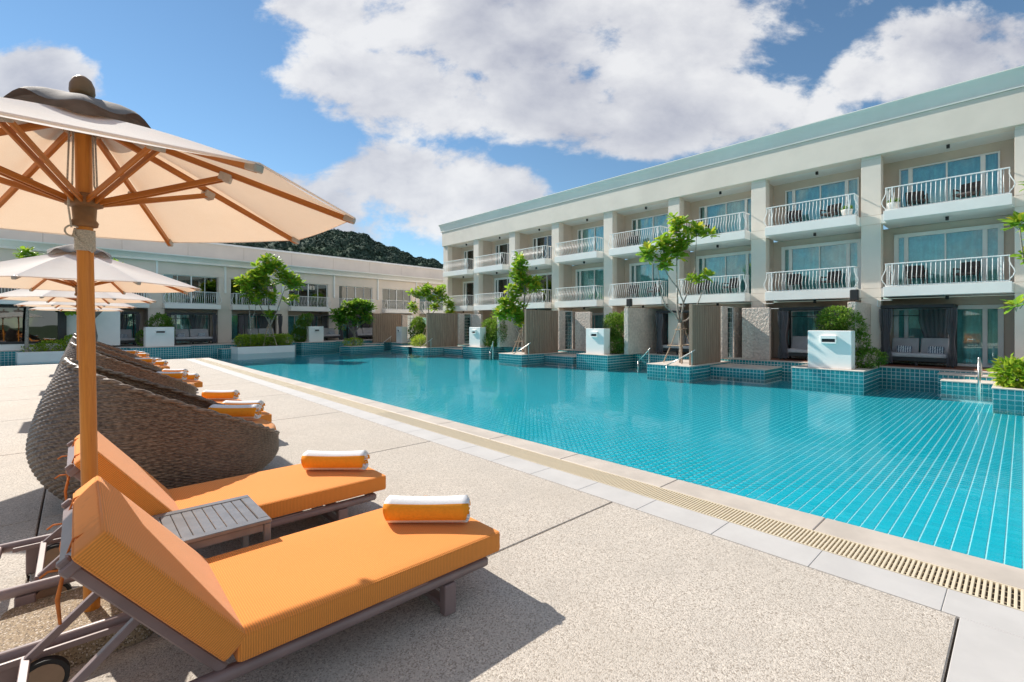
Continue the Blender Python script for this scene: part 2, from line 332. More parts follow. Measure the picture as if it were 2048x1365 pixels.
# ------------------------------------------------------------------ geometry helpers
class MB:
    def __init__(s): s.v = []; s.f = []; s.mi = []
    def add(s, vs, fs, mi=0):
        b = len(s.v); s.v += [tuple(x) for x in vs]; s.f += [tuple(b + i for i in f) for f in fs]; s.mi += [mi] * len(fs)
    def box(s, x0, x1, y0, y1, z0, z1, c=0.0, mi=0, mat=None):
        """box, with chamfered edges when c > 0"""
        if c <= 0:
            vs = [(x, y, z) for z in (z0, z1) for y in (y0, y1) for x in (x0, x1)]
            fs = [(0, 2, 3, 1), (4, 5, 7, 6), (0, 1, 5, 4), (2, 6, 7, 3), (0, 4, 6, 2), (1, 3, 7, 5)]
        else:
            cx, cy, cz = (x0 + x1) / 2, (y0 + y1) / 2, (z0 + z1) / 2
            hx, hy, hz = abs(x1 - x0) / 2, abs(y1 - y0) / 2, abs(z1 - z0) / 2
            c = min(c, hx * .9, hy * .9, hz * .9); idx = {}; vs = []
            for sx in (-1, 1):
                for sy in (-1, 1):
                    for sz in (-1, 1):
                        for a in range(3):
                            h = [hx - c, hy - c, hz - c]; h[a] += c
                            idx[(sx, sy, sz, a)] = len(vs); vs.append((cx + sx * h[0], cy + sy * h[1], cz + sz * h[2]))
            fs = []
            for a in range(3):
                b_, d_ = (a + 1) % 3, (a + 2) % 3
                for sg in (-1, 1):
                    q = []
                    for (u, w) in ((-1, -1), (1, -1), (1, 1), (-1, 1)):
                        k = [0, 0, 0]; k[a] = sg; k[b_] = u; k[d_] = w; q.append(idx[tuple(k) + (a,)])
                    fs.append(tuple(q if sg > 0 else q[::-1]))
            for a in range(3):        # edges along axis a
                b_, d_ = (a + 1) % 3, (a + 2) % 3
                for sb in (-1, 1):
                    for sd in (-1, 1):
                        k1 = [0, 0, 0]; k1[a] = -1; k1[b_] = sb; k1[d_] = sd; k2 = list(k1); k2[a] = 1
                        q = [idx[tuple(k1) + (b_,)], idx[tuple(k2) + (b_,)], idx[tuple(k2) + (d_,)], idx[tuple(k1) + (d_,)]]
                        fs.append(tuple(q if sb * sd < 0 else q[::-1]))
            for sx in (-1, 1):
                for sy in (-1, 1):
                    for sz in (-1, 1):
                        q = [idx[(sx, sy, sz, a)] for a in range(3)]
                        fs.append(tuple(q if sx * sy * sz > 0 else q[::-1]))
        if mat is not None: vs = [mat @ Vector(v) for v in vs]
        s.add(vs, fs, mi)
    def bar(s, p, q, w, h, up=(0, 0, 1), mi=0, c=0.0):
        """rectangular bar from p to q, w across, h along 'up'"""
        p, q = Vector(p), Vector(q); d = q - p; L = d.length; d.normalize()
        up = Vector(up)
        if abs(d.dot(up)) > .98: up = Vector((1, 0, 0))
        sd = d.cross(up).normalized(); u2 = sd.cross(d).normalized()
        m = Matrix((d, sd, u2)).transposed().to_4x4(); m.translation = p
        s.box(0, L, -w / 2, w / 2, -h / 2, h / 2, c, mi, m)
    def tube(s, pts, rad, n=8, mi=0, caps=True):
        pts = [Vector(p) for p in pts]; rr = rad if isinstance(rad, (list, tuple)) else [rad] * len(pts)
        vs = []; fs = []; prev = None
        for i, p in enumerate(pts):
            a = pts[max(0, i - 1)]; b = pts[min(len(pts) - 1, i + 1)]; d = (b - a)
            d = d.normalized() if d.length > 1e-9 else Vector((0, 0, 1))
            if prev is None: prev = d.orthogonal().normalized()
            n1_ = (prev - d * prev.dot(d)); n1_ = n1_.normalized() if n1_.length > 1e-6 else d.orthogonal().normalized()
            prev = n1_; n2_ = d.cross(n1_)
            for k in range(n):
                an = 2 * math.pi * k / n; vs.append(p + (n1_ * math.cos(an) + n2_ * math.sin(an)) * rr[i])
        for i in range(len(pts) - 1):
            for k in range(n):
                a, b = i * n + k, i * n + (k + 1) % n; fs.append((a, b, b + n, a + n))
        if caps: fs.append(tuple(range(n))[::-1]); fs.append(tuple((len(pts) - 1) * n + k for k in range(n)))
        s.add(vs, fs, mi)
    def lathe(s, prof, n=24, c=(0, 0, 0), mi=0):
        vs = []; fs = []
        for (r, z) in prof:
            for k in range(n):
                a = 2 * math.pi * k / n; vs.append((c[0] + r * math.cos(a), c[1] + r * math.sin(a), c[2] + z))
        for i in range(len(prof) - 1):
            for k in range(n):
                a, b = i * n + k, i * n + (k + 1) % n; fs.append((a, b, b + n, a + n))
        s.add(vs, fs, mi)
    def prism(s, poly, z0, z1, mi=0):
        n = len(poly); vs = [(x, y, z0) for x, y in poly] + [(x, y, z1) for x, y in poly]
        fs = [tuple(range(n))[::-1], tuple(range(n, 2 * n))] + [(i, (i + 1) % n, (i + 1) % n + n, i + n) for i in range(n)]
        s.add(vs, fs, mi)
    def mesh(s, name, mats, smooth=False):
        me = bpy.data.meshes.new(name); me.from_pydata(s.v, [], s.f)
        for m in (mats if isinstance(mats, (list, tuple)) else [mats]): me.materials.append(m)
        if any(s.mi): me.polygons.foreach_set('material_index', s.mi)
        if smooth: me.polygons.foreach_set('use_smooth', [True] * len(me.polygons))
        me.update(); return me
    def build(s, name, mats, parent=None, smooth=False, **kw):
        return ob(name, s.mesh(name, mats, smooth), parent, **kw)

def ob(name, me, parent=None, loc=None, rot=None, kind=None, label=None, cat=None, group=None):
    o = bpy.data.objects.new(name, me); COL.objects.link(o)
    if parent is not None: o.parent = parent
    if loc is not None: o.location = loc
    if rot is not None: o.rotation_euler = rot
    if kind: o['kind'] = kind
    if label: o['label'] = label
    if cat: o['category'] = cat
    if group: o['group'] = group
    return o
def thing(name, label, cat, loc=(0, 0, 0), rz=0.0, group=None):
    return ob(name, None, None, loc, (0, 0, rz), None, label, cat, group)
KIDS = {}
def kids(o): return [c for c in bpy.data.objects if c.parent == o]
def dup(root, loc, rz=None, label=None, group=None, parent=None):
    def cp(o, par):
        c = o.copy(); COL.objects.link(c); c.parent = par
        for ch in o.children: cp(ch, c)
        return c
    r = cp(root, parent); r.location = loc
    if rz is not None: r.rotation_euler = (0, 0, rz)
    if label: r['label'] = label
    if group: r['group'] = group
    return r
def shade_auto(o, ang=40):
    me = o.data
    try: me.set_sharp_from_angle(angle=R(ang)); me.polygons.foreach_set('use_smooth', [True] * len(me.polygons))
    except Exception: pass
    return o
def rbox(sx, sy, sz, r, n=10, puff=0.0, sag=0.0, seed=0, edge=True):
    """soft rounded box centred on origin, top puffed; returns MB"""
    rnd = random.Random(seed); mb = MB(); ph = [rnd.uniform(0, 6.28) for _ in range(4)]
    hx, hy, hz = sx / 2 - r, sy / 2 - r, sz / 2 - r
    def seq(h, full):
        k = max(2, int(n * full / max(sx, sy))); a = [-h - r + r * q for q in (0, .15, .4, .7)] ; b = [-h + 2 * h * i / k for i in range(k + 1)]
        return a + b + [-x for x in a[::-1]]
    xs, ys, zs = seq(hx, sx), seq(hy, sy), seq(hz, sz)
    def proj(x, y, z):
        ix, iy, iz = max(-hx, min(hx, x)), max(-hy, min(hy, y)), max(-hz, min(hz, z))
        d = Vector((x - ix, y - iy, z - iz))
        if d.length > 1e-9: d = d.normalized() * r
        q = Vector((ix, iy, iz)) + d
        u, v = q.x / (sx / 2), q.y / (sy / 2)
        w = max(0, 1 - u ** 4) * max(0, 1 - v ** 4)
        if q.z > 0: q.z += puff * w + sag * w * (math.sin(q.x * 5 + ph[0]) * .5 + math.sin(q.y * 7 + q.x * 3 + ph[1]) * .5)
        bul = max(0, 1 - (q.z / (sz / 2)) ** 2)
        q.y += sag * .6 * bul * math.sin(q.x * 6 + ph[2]) * (1 if q.y > 0 else -1) * (abs(v) ** 6)
        q.x += sag * .6 * bul * math.sin(q.y * 6 + ph[3]) * (1 if q.x > 0 else -1) * (abs(u) ** 6)
        return q
    def grid(A, B, fn, flip):
        na, nb = len(A), len(B); vs = [proj(*fn(a, b)) for a in A for b in B]
        fs = [(i * nb + j, (i + 1) * nb + j, (i + 1) * nb + j + 1, i * nb + j + 1) for i in range(na - 1) for j in range(nb - 1)]
        if flip: fs = [f[::-1] for f in fs]
        mb.add(vs, fs)
    X, Y, Z = sx / 2, sy / 2, sz / 2
    grid(xs, ys, lambda a, b: (a, b, Z), False); grid(xs, ys, lambda a, b: (a, b, -Z), True)
    grid(xs, zs, lambda a, b: (a, -Y, b), False); grid(xs, zs, lambda a, b: (a, Y, b), True)
    grid(ys, zs, lambda a, b: (X, a, b), False); grid(ys, zs, lambda a, b: (-X, a, b), True)
    return mb
def weld(o, d=1e-4):
    import bmesh
    bm = bmesh.new(); bm.from_mesh(o.data); bmesh.ops.remove_doubles(bm, verts=bm.verts, dist=d); bm.to_mesh(o.data); bm.free()
    o.data.polygons.foreach_set('use_smooth', [True] * len(o.data.polygons)); return o

# ------------------------------------------------------------------ ground, deck, pool
ZW = -0.40                      # water level below the deck
ZF = -0.78                      # pool floor as seen through the water
g = MB(); g.add([(-900, -900, -1.4), (900, -900, -1.4), (900, 900, -1.4), (-900, 900, -1.4)], [(0, 1, 2, 3)])
g.build('ground', plain('lawn_ground', (.06, .085, .03), .95, .3, .3), kind='structure')

d = MB(); d.box(-9, 4.16, -3.5, 25.6, -1.2, -.016)
deck = d.build('pool_deck', M['grate_pit'], kind='structure')
deck['label'] = 'pale exposed aggregate pool deck laid in large concrete panels'
ys = [.238, 2.5, 5.47, 8.40, 11.35, 14.3, 17.25, 20.2, 23.15, 25.6]
for (x0, x1) in ((-9, -4.6), (-4.6, -.23), (-.23, 3.54)):
    for y0, y1 in zip(ys[:-1], ys[1:]):
        p = MB(); p.box(x0 + .006, x1 - .006, y0 + .006, y1 - .006, -.05, 0, .006)
        p.build('concrete_panel', M['deck'], deck)
for i in range(-5, 40):                                   # pale pavers beside the drain
    y0 = .31 + .65 * i
    if y0 > 25.4: break
    p = MB(); p.box(3.546, 3.87, y0 + .001, min(25.6, y0 + .649), -.05, -.001, .003); p.build('paver', M['paver'], deck)
for i in range(9):
    for j in range(3):
        x0, y0 = 3.544 - .9 * (i + 1), .236 - .9 * (j + 1)
        p = MB(); p.box(x0 + .002, x0 + .898, y0 + .002, y0 + .898, -.05, -.001, .003); p.build('paver', M['paver'], deck)
for i in range(-3, 21):                                   # beige coping stones
    y0 = -.2 + 1.3 * i
    if y0 > 25.3: break
    p = MB(); p.box(4.19, 4.53, y0 + .001, min(25.6, y0 + 1.299), -.45, .004, .008); p.build('coping_stone', M['coping'], deck)
p = MB(); p.box(-9, 4.53, 25.602, 25.93, -.45, .004, .008); p.build('coping_stone', M['coping'], deck)
# overflow drain: frame, channel, cross slats
dr = MB(); dr.box(3.873, 3.882, -3.5, 25.6, -.06, 0); dr.box(4.176, 4.187, -3.5, 25.6, -.06, 0)
for xx in (3.95, 4.03, 4.11): dr.box(xx - .006, xx + .006, -3.5, 25.6, -.032, -.013)
drain = dr.build('drain_grating', M['grate'], kind='structure'); drain['label'] = 'cream slatted drain grating between pavers and coping'
s_ = MB(); s_.box(-.146, .146, -.0075, .0075, -.024, 0, .002); slat = s_.mesh('slat', M['grate'])
far = MB(); k = 0
yy = -.05
while yy < 25.55:
    if k < 300: ob('slat', slat, drain, (4.029, yy, -.001))
    else: far.box(3.884, 4.174, yy - .0075, yy + .0075, -.02, -.001)
    yy += .0262; k += 1
far.build('slats', M['grate'], drain, kind='stuff')

fl = MB(); fl.add([(x, y, ZF - .006) for x, y in ((4.5, -8), (26, -8), (26, 46), (-30, 46), (-30, 25.9), (4.5, 25.9))], [(0, 1, 2, 3, 4, 5)])
pool = fl.build('pool_floor', M['grout'], kind='structure'); pool['label'] = 'turquoise tiled pool floor under clear water'
t_ = MB(); hw = TILE / 2 - .0085
t_.add([(-hw, -hw, 0), (hw, -hw, 0), (hw, hw, 0), (-hw, hw, 0), (-hw - .002, -hw - .002, -.006), (hw + .002, -hw - .002, -.006), (hw + .002, hw + .002, -.006), (-hw - .002, hw + .002, -.006)],
       [(0, 1, 2, 3), (0, 4, 5, 1), (1, 5, 6, 2), (2, 6, 7, 3), (3, 7, 4, 0)])
tile_me = t_.mesh('tile', M['tile'])
cells = []
for i in range(int(4.55 / TILE), int(22 / TILE)):
    for j in range(int(-6 / TILE), int(45 / TILE)):
        cells.append(((i + .5) * TILE, (j + .5) * TILE))
for i in range(int(-26 / TILE), int(4.5 / TILE)):
    for j in range(int(25.9 / TILE) + 1, int(45 / TILE)):
        cells.append(((i + .5) * TILE, (j + .5) * TILE))
def shows(x, y, z):
    dd = x * SN + y * CS; r = x * CS - y * SN
    if dd < .5: return None
    u, v = 1024 + 942 * r / dd, 648 - 942 * (z - CAMH) / dd
    if u > 2048 or u < 0 or v > 1365: return None
    if x * (CAMH / (CAMH - z)) < 4.53: return None      # behind the coping edge
    return dd
near = sorted([(shows(x, y, ZF), x, y) for x, y in cells if shows(x, y, ZF)])[:300]
nset = set((x, y) for _, x, y in near)
for _, x, y in near: ob('tile', tile_me, pool, (x, y, ZF))
C_ = np.array([c for c in cells if c not in nset]); n_ = len(C_)
sq = np.array([(-hw, -hw), (hw, -hw), (hw, hw), (-hw, hw)])
V_ = np.empty((n_, 4, 3)); V_[:, :, :2] = C_[:, None, :] + sq[None]; V_[:, :, 2] = ZF
me = bpy.data.meshes.new('tiles'); me.vertices.add(n_ * 4); me.vertices.foreach_set('co', V_.ravel())
me.loops.add(n_ * 4); me.loops.foreach_set('vertex_index', np.arange(n_ * 4)); me.polygons.add(n_)
me.polygons.foreach_set('loop_start', np.arange(0, n_ * 4, 4)); me.materials.append(M['tile']); me.update(); me.validate()
ob('tiles', me, pool, kind='stuff')
w_ = MB(); w_.add([(x, y, ZW) for x, y in ((4.5, -8), (24, -8), (24, 46), (-30, 46), (-30, 25.9), (4.5, 25.9))], [(0, 1, 2, 3, 4, 5)])
w_.build('pool_water', M['water'], kind='structure')

# ------------------------------------------------------------------ pool-side terraces faced with tiles
def tiled(name, x0, x1, y0, y1, ztop, label=None, parent=None, cap=M['terrace'], left=True, zb=-.79):
    """raised block: grout core, stone top, real tiles on the faces toward the pool"""
    b = MB(); b.box(x0, x1, y0, y1, zb, ztop - .002)
    o = b.build(name, M['wallgrout'], parent, kind='structure')
    if label: o['label'] = label
    c = MB(); c.box(x0 - .02, x1, y0 - .02, y1 + .02, ztop, ztop + .035, .008); c.build('stone_cap', cap, o)
    tl = MB(); th = TILE / 2 - .0095; e = .007
    k1 = int(math.floor((ztop + .001) / TILE))
    rows = [ztop - TILE * (i + .5) for i in range(int((ztop - zb) / TILE))]
    def q(vs): tl.add(vs, [(0, 1, 2, 3)])
    n = max(1, round((y1 - y0) / TILE)); st = (y1 - y0) / n
    for i in range(n):
        yc = y0 + (i + .5) * st
        for zc in rows:
            tl.box(x0 - e, x0 + .001, yc - st / 2 + .0095, yc + st / 2 - .0095, zc - th, zc + th)
    n = max(1, round((x1 - x0) / TILE)); st = (x1 - x0) / n
    for i in range(n):
        xc = x0 + (i + .5) * st
        for zc in rows:
            tl.box(xc - st / 2 + .0095, xc + st / 2 - .0095, y0 - e, y0 + .001, zc - th, zc + th)
    tl.build('tiles', M['walltile'], o, kind='stuff')
    return o
TX = 21.7
terr = tiled('terrace', TX, 24.6, -6, 40.2, 0, 'long stone terrace along the hotel, its pool edge faced with teal tiles')
SCREENS = [9.15, 18.8, 28.9, 37.3]
BOXES = [(19.3, 3.95, 5.25, 'right'), (19.6, 14.4, 15.55, 'mid'), (20.0, 24.9, 26.1, 'far'), (19.5, 34.5, 35.4, 'farthest')]
for (bx, y0, y1, _) in BOXES:
    tiled('terrace_bay', bx - .22, TX, y0 - .38, y1 + .45, 0)
for sy in SCREENS[:3]:
    tiled('tree_platform', 17.9, TX, sy - .15, sy + 1.75, -.13)
    tiled('entry_step', 19.7, TX, sy - 2.3, sy - .17, -.22)
tiled('tree_platform', 17.9, 19.5, -1.2, .55, -.13)
tiled('entry_step', 19.9, TX, -.9, 1.75, -.20); tiled('entry_step', 20.8, TX, .4, 1.9, -.07)
deckb = ob('timber_decking', None, None, kind='structure')
for (ya, yb) in ((-3, 3.6), (4.9, 8.3), (15.9, 18.2), (26.4, 28.3)):
    for i in range(11):
        p = MB(); p.box(22.0 + .14 * i, 22.0 + .14 * i + .132, ya, yb, .036, .06, .003); p.build('plank', M['timber'], deckb)

# ------------------------------------------------------------------ window, railing and wall kits
def window_kit(W, h, fr, mull, glass, curtain=True):
    """meshes of one glazed door unit: frame, panes, curtain, dim room. local x along wall, -y outward"""
    f = MB()
    f.box(0, fr, -.05, .07, 0, h, .006); f.box(W - fr, W, -.05, .07, 0, h, .006)
    f.box(fr, W - fr, -.047, .067, h - fr, h - .001, .006); f.box(fr, W - fr, -.044, .064, 0, fr * .6, .006)
    for (m, w) in mull: f.box(W * m - w / 2, W * m + w / 2, -.04, .06, fr * .6 + .001, h - fr - .001, .005)
    edges = [fr] + sum([[W * m - w / 2, W * m + w / 2] for m, w in mull], []) + [W - fr]
    panes = []
    for a, b in zip(edges[::2], edges[1::2]):
        p = MB(); p.box(a - .004, b + .004, .012, .02, fr * .6, h - fr); panes.append(p.mesh('pane', glass))
    cu = MB(); n = int(W / .025); vs = []; fs = []
    for i in range(n + 1):
        x = .02 + (W - .04) * i / n; y = .18 + .05 * math.sin(x * 27 + math.sin(x * 5) * 2) + .02 * math.sin(x * 11)
        vs += [(x, y, .02), (x, y, h - .02)]
    for i in range(n): fs.append((2 * i, 2 * i + 2, 2 * i + 3, 2 * i + 1))
    cu.add(vs, fs)
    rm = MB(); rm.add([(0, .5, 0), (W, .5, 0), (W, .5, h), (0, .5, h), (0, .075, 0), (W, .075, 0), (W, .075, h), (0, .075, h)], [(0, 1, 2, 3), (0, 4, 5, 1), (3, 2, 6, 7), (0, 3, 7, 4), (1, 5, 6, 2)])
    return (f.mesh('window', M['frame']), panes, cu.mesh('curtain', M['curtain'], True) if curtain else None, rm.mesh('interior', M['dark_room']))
def put_window(kit, parent, loc, rz, lab=None, inv=None):
    w = ob('window', kit[0], parent, loc, (0, 0, rz))
    if inv is not None: w.matrix_parent_inverse = inv
    for p in kit[1]: ob('pane', p, w)
    if kit[2]: ob('curtain', kit[2], w)
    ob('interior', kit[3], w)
    return w
def belly(h, amp):
    """side profile of a pot-bellied baluster"""
    return [(0, h), (0, h * .78), (-amp * .35, h * .62), (-amp * .9, h * .45), (-amp, h * .33), (-amp * .7, h * .2), (-amp * .15, h * .08), (0, 0)]
BALH = .80
b_ = MB(); b_.tube([(0, y, z + .06) for y, z in belly(BALH, .11)], .0105, 5); BAL = b_.mesh('baluster', M['frame'], True)
def railing(parent, L, depth, loc, rz, inv, single, step=.128):
    r = MB()
    zt = BALH + .075
    r.box(-.02, L + .02, -.022, .022, zt - .018, zt + .018, .004); r.box(-.018, L + .018, -.016, .016, .05, .08, .003)
    for x in (0, L):
        r.box(x - .017, x + .017, .023, depth, zt - .016, zt + .016, .004); r.box(x - .013, x + .013, .017, depth, .052, .078, .003)
    posts = [(.0, 0), (L, 0)]
    n = int(round(L / step))
    side = [(x, depth * q) for x in (0, L) for q in (.3, .6, .9)]
    if not single:
        for i in range(1, n):
            r.tube([(L * i / n, y, z + .06) for y, z in belly(BALH, .11)], .0125, 4)
    for (x, y) in side: r.tube([(x, y, .06), (x, y, .87)], .010, 4)
    r.box(L * .06 - .02, L * .06 + .02, -.02, .02, .08, zt, .003); r.box(L * .94 - .02, L * .94 + .02, -.02, .02, .08, zt, .003)
    # bent end brackets
    for x, sg in ((0, -1), (L, 1)):
        r.tube([(x + sg * -y, 0, z + .06) for y, z in belly(BALH, .12)], .016, 5)
    o = r.build('railing', M['frame'], parent, loc=loc, rot=(0, 0, rz))
    if inv is not None: o.matrix_parent_inverse = inv
    if single:
        for i in range(1, n): ob('baluster', BAL, o, (L * i / n, 0, 0))
    return o

# ------------------------------------------------------------------ the three-storey hotel wing on the right
XC, XD, XS = 22.6, 24.1, 22.0
Z1, Z2, ZS = 2.97, 5.79, 8.08
HL = (23.5, 14.0, 0.035)
hotel = thing('hotel_building', 'long three-storey cream hotel wing with white balconies along the right of the pool', 'building', HL)
INV = Matrix.Translation(Vector((-HL[0], -HL[1], -HL[2])))
def hp(mb, name, mat, smooth=False, **kw):
    o = mb.build(name, mat, hotel, smooth, **kw); o.matrix_parent_inverse = INV; return o
CY = [-4.54 + 4.12 * 0, -.43] + [3.69 + 4.105 * k for k in range(8)]        # near edges of the columns
CWID = .62
for cy in CY:
    y0, y1 = cy, cy + CWID
    zs = [0.036, 2.60, 2.96, 5.43, 5.79, ZS - .12, ZS + .005]
    for za, zb in zip(zs[:-1], zs[1:]):
        c = MB(); e = .006 if zb == zs[-1] else 0
        c.box(XC + e, XC + .46, y0 + e, y1 - e, za + .007, zb - .007, .004); hp(c, 'column', M['paint'])
    c = MB(); c.box(XC + .012, XC + .45, y0 + .012, y1 - .012, 0.04, ZS - .01); hp(c, 'column_core', M['paint_in'])
    c = MB(); c.box(XC + .462, XD, y0 + .17, y1 - .17, 0.036, ZS); hp(c, 'party_wall', M['paint_in'])
YA, YB = CY[0] - 4, CY[-1] + CWID
b = MB(); b.box(XC - .10, XC + .50, YA, YB + .05, ZS + .002, 9.27, .01); hp(b, 'beam', M['paint'])
b = MB(); b.box(XC + .502, 34, YA, YB, ZS + .02, 9.1); hp(b, 'roof', M['soffit'])
b = MB(); b.box(XC + .4, 34, YB - .3, YB - .02, .036, ZS + .015); hp(b, 'end_wall', M['paint'])
b = MB(); b.box(XC + .47, 34, YA, YB - .31, ZS + .001, ZS + .018); hp(b, 'ceiling', M['soffit'])
# cornice: lip, cove and thin top edge, swept along the front and round the end
prof = [(XC - .10, 9.272), (XC - .145, 9.272), (XC - .145, 9.335), (XC - .115, 9.34), (XC - .12, 9.37), (XC - .145, 9.44), (XC - .17, 9.56), (XC - .21, 9.74), (XC - .285, 9.865), (XC - .295, 9.865), (XC - .295, 9.90), (XC + .5, 9.905)]
c = MB(); vs = []; fs = []
for (x, z) in prof:
    off = XC - x
    vs += [(x, YA, z), (x, YB + .05 + max(0, off - .0), z), (34, YB + .05 + max(0, off), z)]
for i in range(len(prof) - 1):
    a = 3 * i; fs += [(a, a + 1, a + 4, a + 3), (a + 1, a + 2, a + 5, a + 4)]
c.add(vs, fs); o = hp(c, 'cornice', M['cornice'])
shade_auto(o, 35)
b = MB(); b.box(XC + .3, 34, YA, YB + .1, 9.906, 9.93); hp(b, 'roof_top', M['cornice'])

mul = [(.125, .13), (.5, .05), (.845, .13)]
KG = window_kit(3.05, 2.25, .15, mul, M['glass']); K1 = window_kit(3.05, 2.19, .15, mul, M['glass']); K2 = window_kit(2.80, 1.95, .055, mul, M['glass'])
RZ = -math.pi / 2
LG = MB(); LG.box(-.045, .045, -.045, .045, -.13, 0, .004); LIGHT = LG.mesh('downlight', M['black'])
for i in range(len(CY) - 1):
    lo, hi = CY[i] + CWID, CY[i + 1]
    for fl_, (z0, ztop, kit, hh, W) in enumerate(((.036, Z1 - .36, KG, 2.25, 3.05), (Z1, Z2 - .36, K1, 2.19, 3.05), (Z2, ZS, K2, 1.95, 2.80))):
        wy1 = hi - .18 if fl_ < 2 else hi - .34
        wy0 = wy1 - W
        if fl_ > 0:                                   # floor slab with its projecting balcony
            s = MB(); s.box(XS, XC + .02, lo + .05, hi - .17, z0 - .36, z0, .006); hp(s, 'balcony_slab', M['white'])
            s = MB(); s.box(XC + .021, XD + .2, lo + .001, hi - .001, z0 - .345, z0 - .003); hp(s, 'floor_slab', M['soffit'])
            L = (hi - .17) - (lo + .05) - .12
            rl = railing(hotel, L, .62, (XS + .06, hi - .17 - .06, z0 - .035), RZ, INV, i in (1, 2, 3, 4))
        w = MB()                                      # back wall round the glazed doors
        w.box(XD + .002, XD + .2, wy1, hi + .25, z0, ztop, 0); w.box(XD + .002, XD + .2, lo - .25, wy0, z0, ztop); w.box(XD + .002, XD + .2, wy0 + .001, wy1 - .001, z0 + hh, ztop)
        hp(w, 'back_wall', M['paint_in'])
        put_window(kit, hotel, (XD - .02, wy1, z0), RZ, inv=INV)
        zc = ztop - (.0 if fl_ == 2 else .0)
        o = ob('downlight', LIGHT, hotel, (XC + .55 if fl_ == 2 else XC + .25, (lo + hi) / 2 - .1, zc)); o.matrix_parent_inverse = INV
# white rain pipes at first-floor slab level
for i in (2, 3, 4):
    y = CY[i]
    p = MB(); p.bar((XC - .03, y + .1, 2.50), (XC - .03, y - .35, 2.50), .03, .03); p.bar((XC - .03, y + .1, 2.27), (XC - .03, y - 1.0, 2.27), .03, .03); p.bar((XC - .03, y + .1, 2.26), (XC - .03, y + .1, 2.51), .03, .03)
    hp(p, 'pipe', M['frame'])

# ------------------------------------------------------------------ privacy walls, screens, shower panels
def stucco_wall(x0, x1, y0, y1, z1, label, z0=.036):
    w = MB(); n = 1
    w.box(x0, x1, y0, y1, z0, z1, .02)
    o = w.build('privacy_wall', M['stucco'], None, label=label, cat='wall'); return o
stucco_wall(20.2, 23.9, 4.0, 4.25, 2.38, 'rough stucco privacy wall behind the shrub of the nearest white fountain box')
stucco_wall(20.4, 23.9, 13.5, 13.75, 2.42, 'rough stucco privacy wall behind the sparse tree in front of the hotel')
stucco_wall(20.6, 23.9, 23.6, 23.85, 2.42, 'rough stucco privacy wall behind the tree with the pole tripod')
names = ['beside the sparse yellow-green tree', 'between the two middle fountain boxes', 'left of the second-farthest fountain box', 'at the far pool corner, farthest of all']
for k, sy in enumerate(SCREENS):
    root = thing('wooden_screen', 'brown vertical-board privacy screen ' + names[k], 'screen', (19.8, sy, -.1 if k < 3 else 0), 0, 'wooden privacy screens at the pool edge')
    n = 13; x0, x1 = -1.35, 1.25
    for i in range(n):
        p = MB(); wd = (x1 - x0) / n; p.box(x0 + wd * i + .009, x0 + wd * (i + 1) - .009, -.025, .008, 0.0, 2.48, .003); p.build('plank', M['screen'], root)
    p = MB(); p.box(x0, x1, .0095, .012, .02, 2.46); p.build('backing', M['grate_pit'], root)
    p = MB(); p.box(x0, x1, .014, .06, .3, .4); p.box(x0, x1, .014, .06, 2.1, 2.2); p.build('rail', M['screen'], root)
    p = MB(); p.box(x0 - .09, x0 - .002, -.05, .10, 0, 2.5, .005); p.build('end_post', M['screen'], root)
    stucco_wall(21.08, 21.62, sy - .1, sy + .15, 2.38, 'narrow stucco pier joining the wooden screen ' + names[k], .036 if k < 4 else 0)
    sh = thing('shower_panel', 'glass-block shower panel by the wooden screen ' + names[k], 'shower', (21.95, sy, .036), 0, 'outdoor shower panels')
    for i in range(10):
        for j in range(2):
            p = MB(); p.box(-.3 + .3 * j + .008, -.3 + .3 * (j + 1) - .008, -.04, .04, .23 * i + .01, .23 * (i + 1) - .01, .01); p.build('glass_block', M['glassblock'], sh)
    p = MB(); p.box(-.33, -.302, -.06, .06, 0, 2.34); p.box(.302, .33, -.06, .06, 0, 2.34); p.box(-.302, .302, -.05, .05, 2.305, 2.34)
    for i in range(1, 10): p.box(-.3, .3, -.012, .012, .23 * i - .008, .23 * i + .008)
    p.box(-.007, .007, -.011, .011, .01, 2.3); p.build('frame', M['frame'], sh)
    p = MB(); p.tube([(.0, -.05, 2.0), (.0, -.3, 2.08), (.0, -.38, 2.06), (.0, -.38, 2.02)], .012, 6); p.lathe([(0, 0), (.07, 0), (.075, .015), (0, .03)], 12, (0, -.38, 1.99)); p.build('shower_head', M['steel'], sh)
    w = MB(); w.box(22.32, 23.95, sy - .1, sy + .15, .036, 2.36, .015)
    if k < 3: w.build('privacy_wall', M['stucco'], None, label='stucco wall behind the shower panel, at the screen ' + names[k], cat='wall')
    if k < 3:
        stucco_wall(21.9, 22.1, sy - 1.75, sy - .6, 2.30, 'stucco block right of the shower panel, by the screen ' + names[k])
# ------------------------------------------------------------------ the two-storey wing across the far end
LO = (14.2, 40.1, 0.2); LRZ = R(6.78)
ZT = .20                                         # terrace level there
left = thing('hotel_wing', 'low two-storey taupe hotel wing with white railings across the far end of the pool', 'building', LO, LRZ)
def lp(mb, name, mat, smooth=False, **kw): return mb.build(name, mat, left, smooth, **kw)
def Lw(s, q, z=0):                                # local (along, toward pool, up) -> world
    c, sn = math.cos(LRZ), math.sin(LRZ)
    return Vector((LO[0] + s * c + q * sn, LO[1] + s * sn - q * c, z))
PIPES = [-18.9, -14.65, -10.45, -6.38, -2.28, 2.06, 6.41, 10.88, 15.2]
l1, lop, lc0, lc1 = 2.97 - ZT, 4.94 - ZT, 5.75 - ZT, 6.25 - ZT
KL = window_kit(3.30, lop - l1, .05, [(.25, .03), (.5, .08), (.75, .03)], M['glass_dk'], False)
KLG = window_kit(2.9, 2.12, .09, [(.3, .06), (.72, .08)], M['glass'], True)
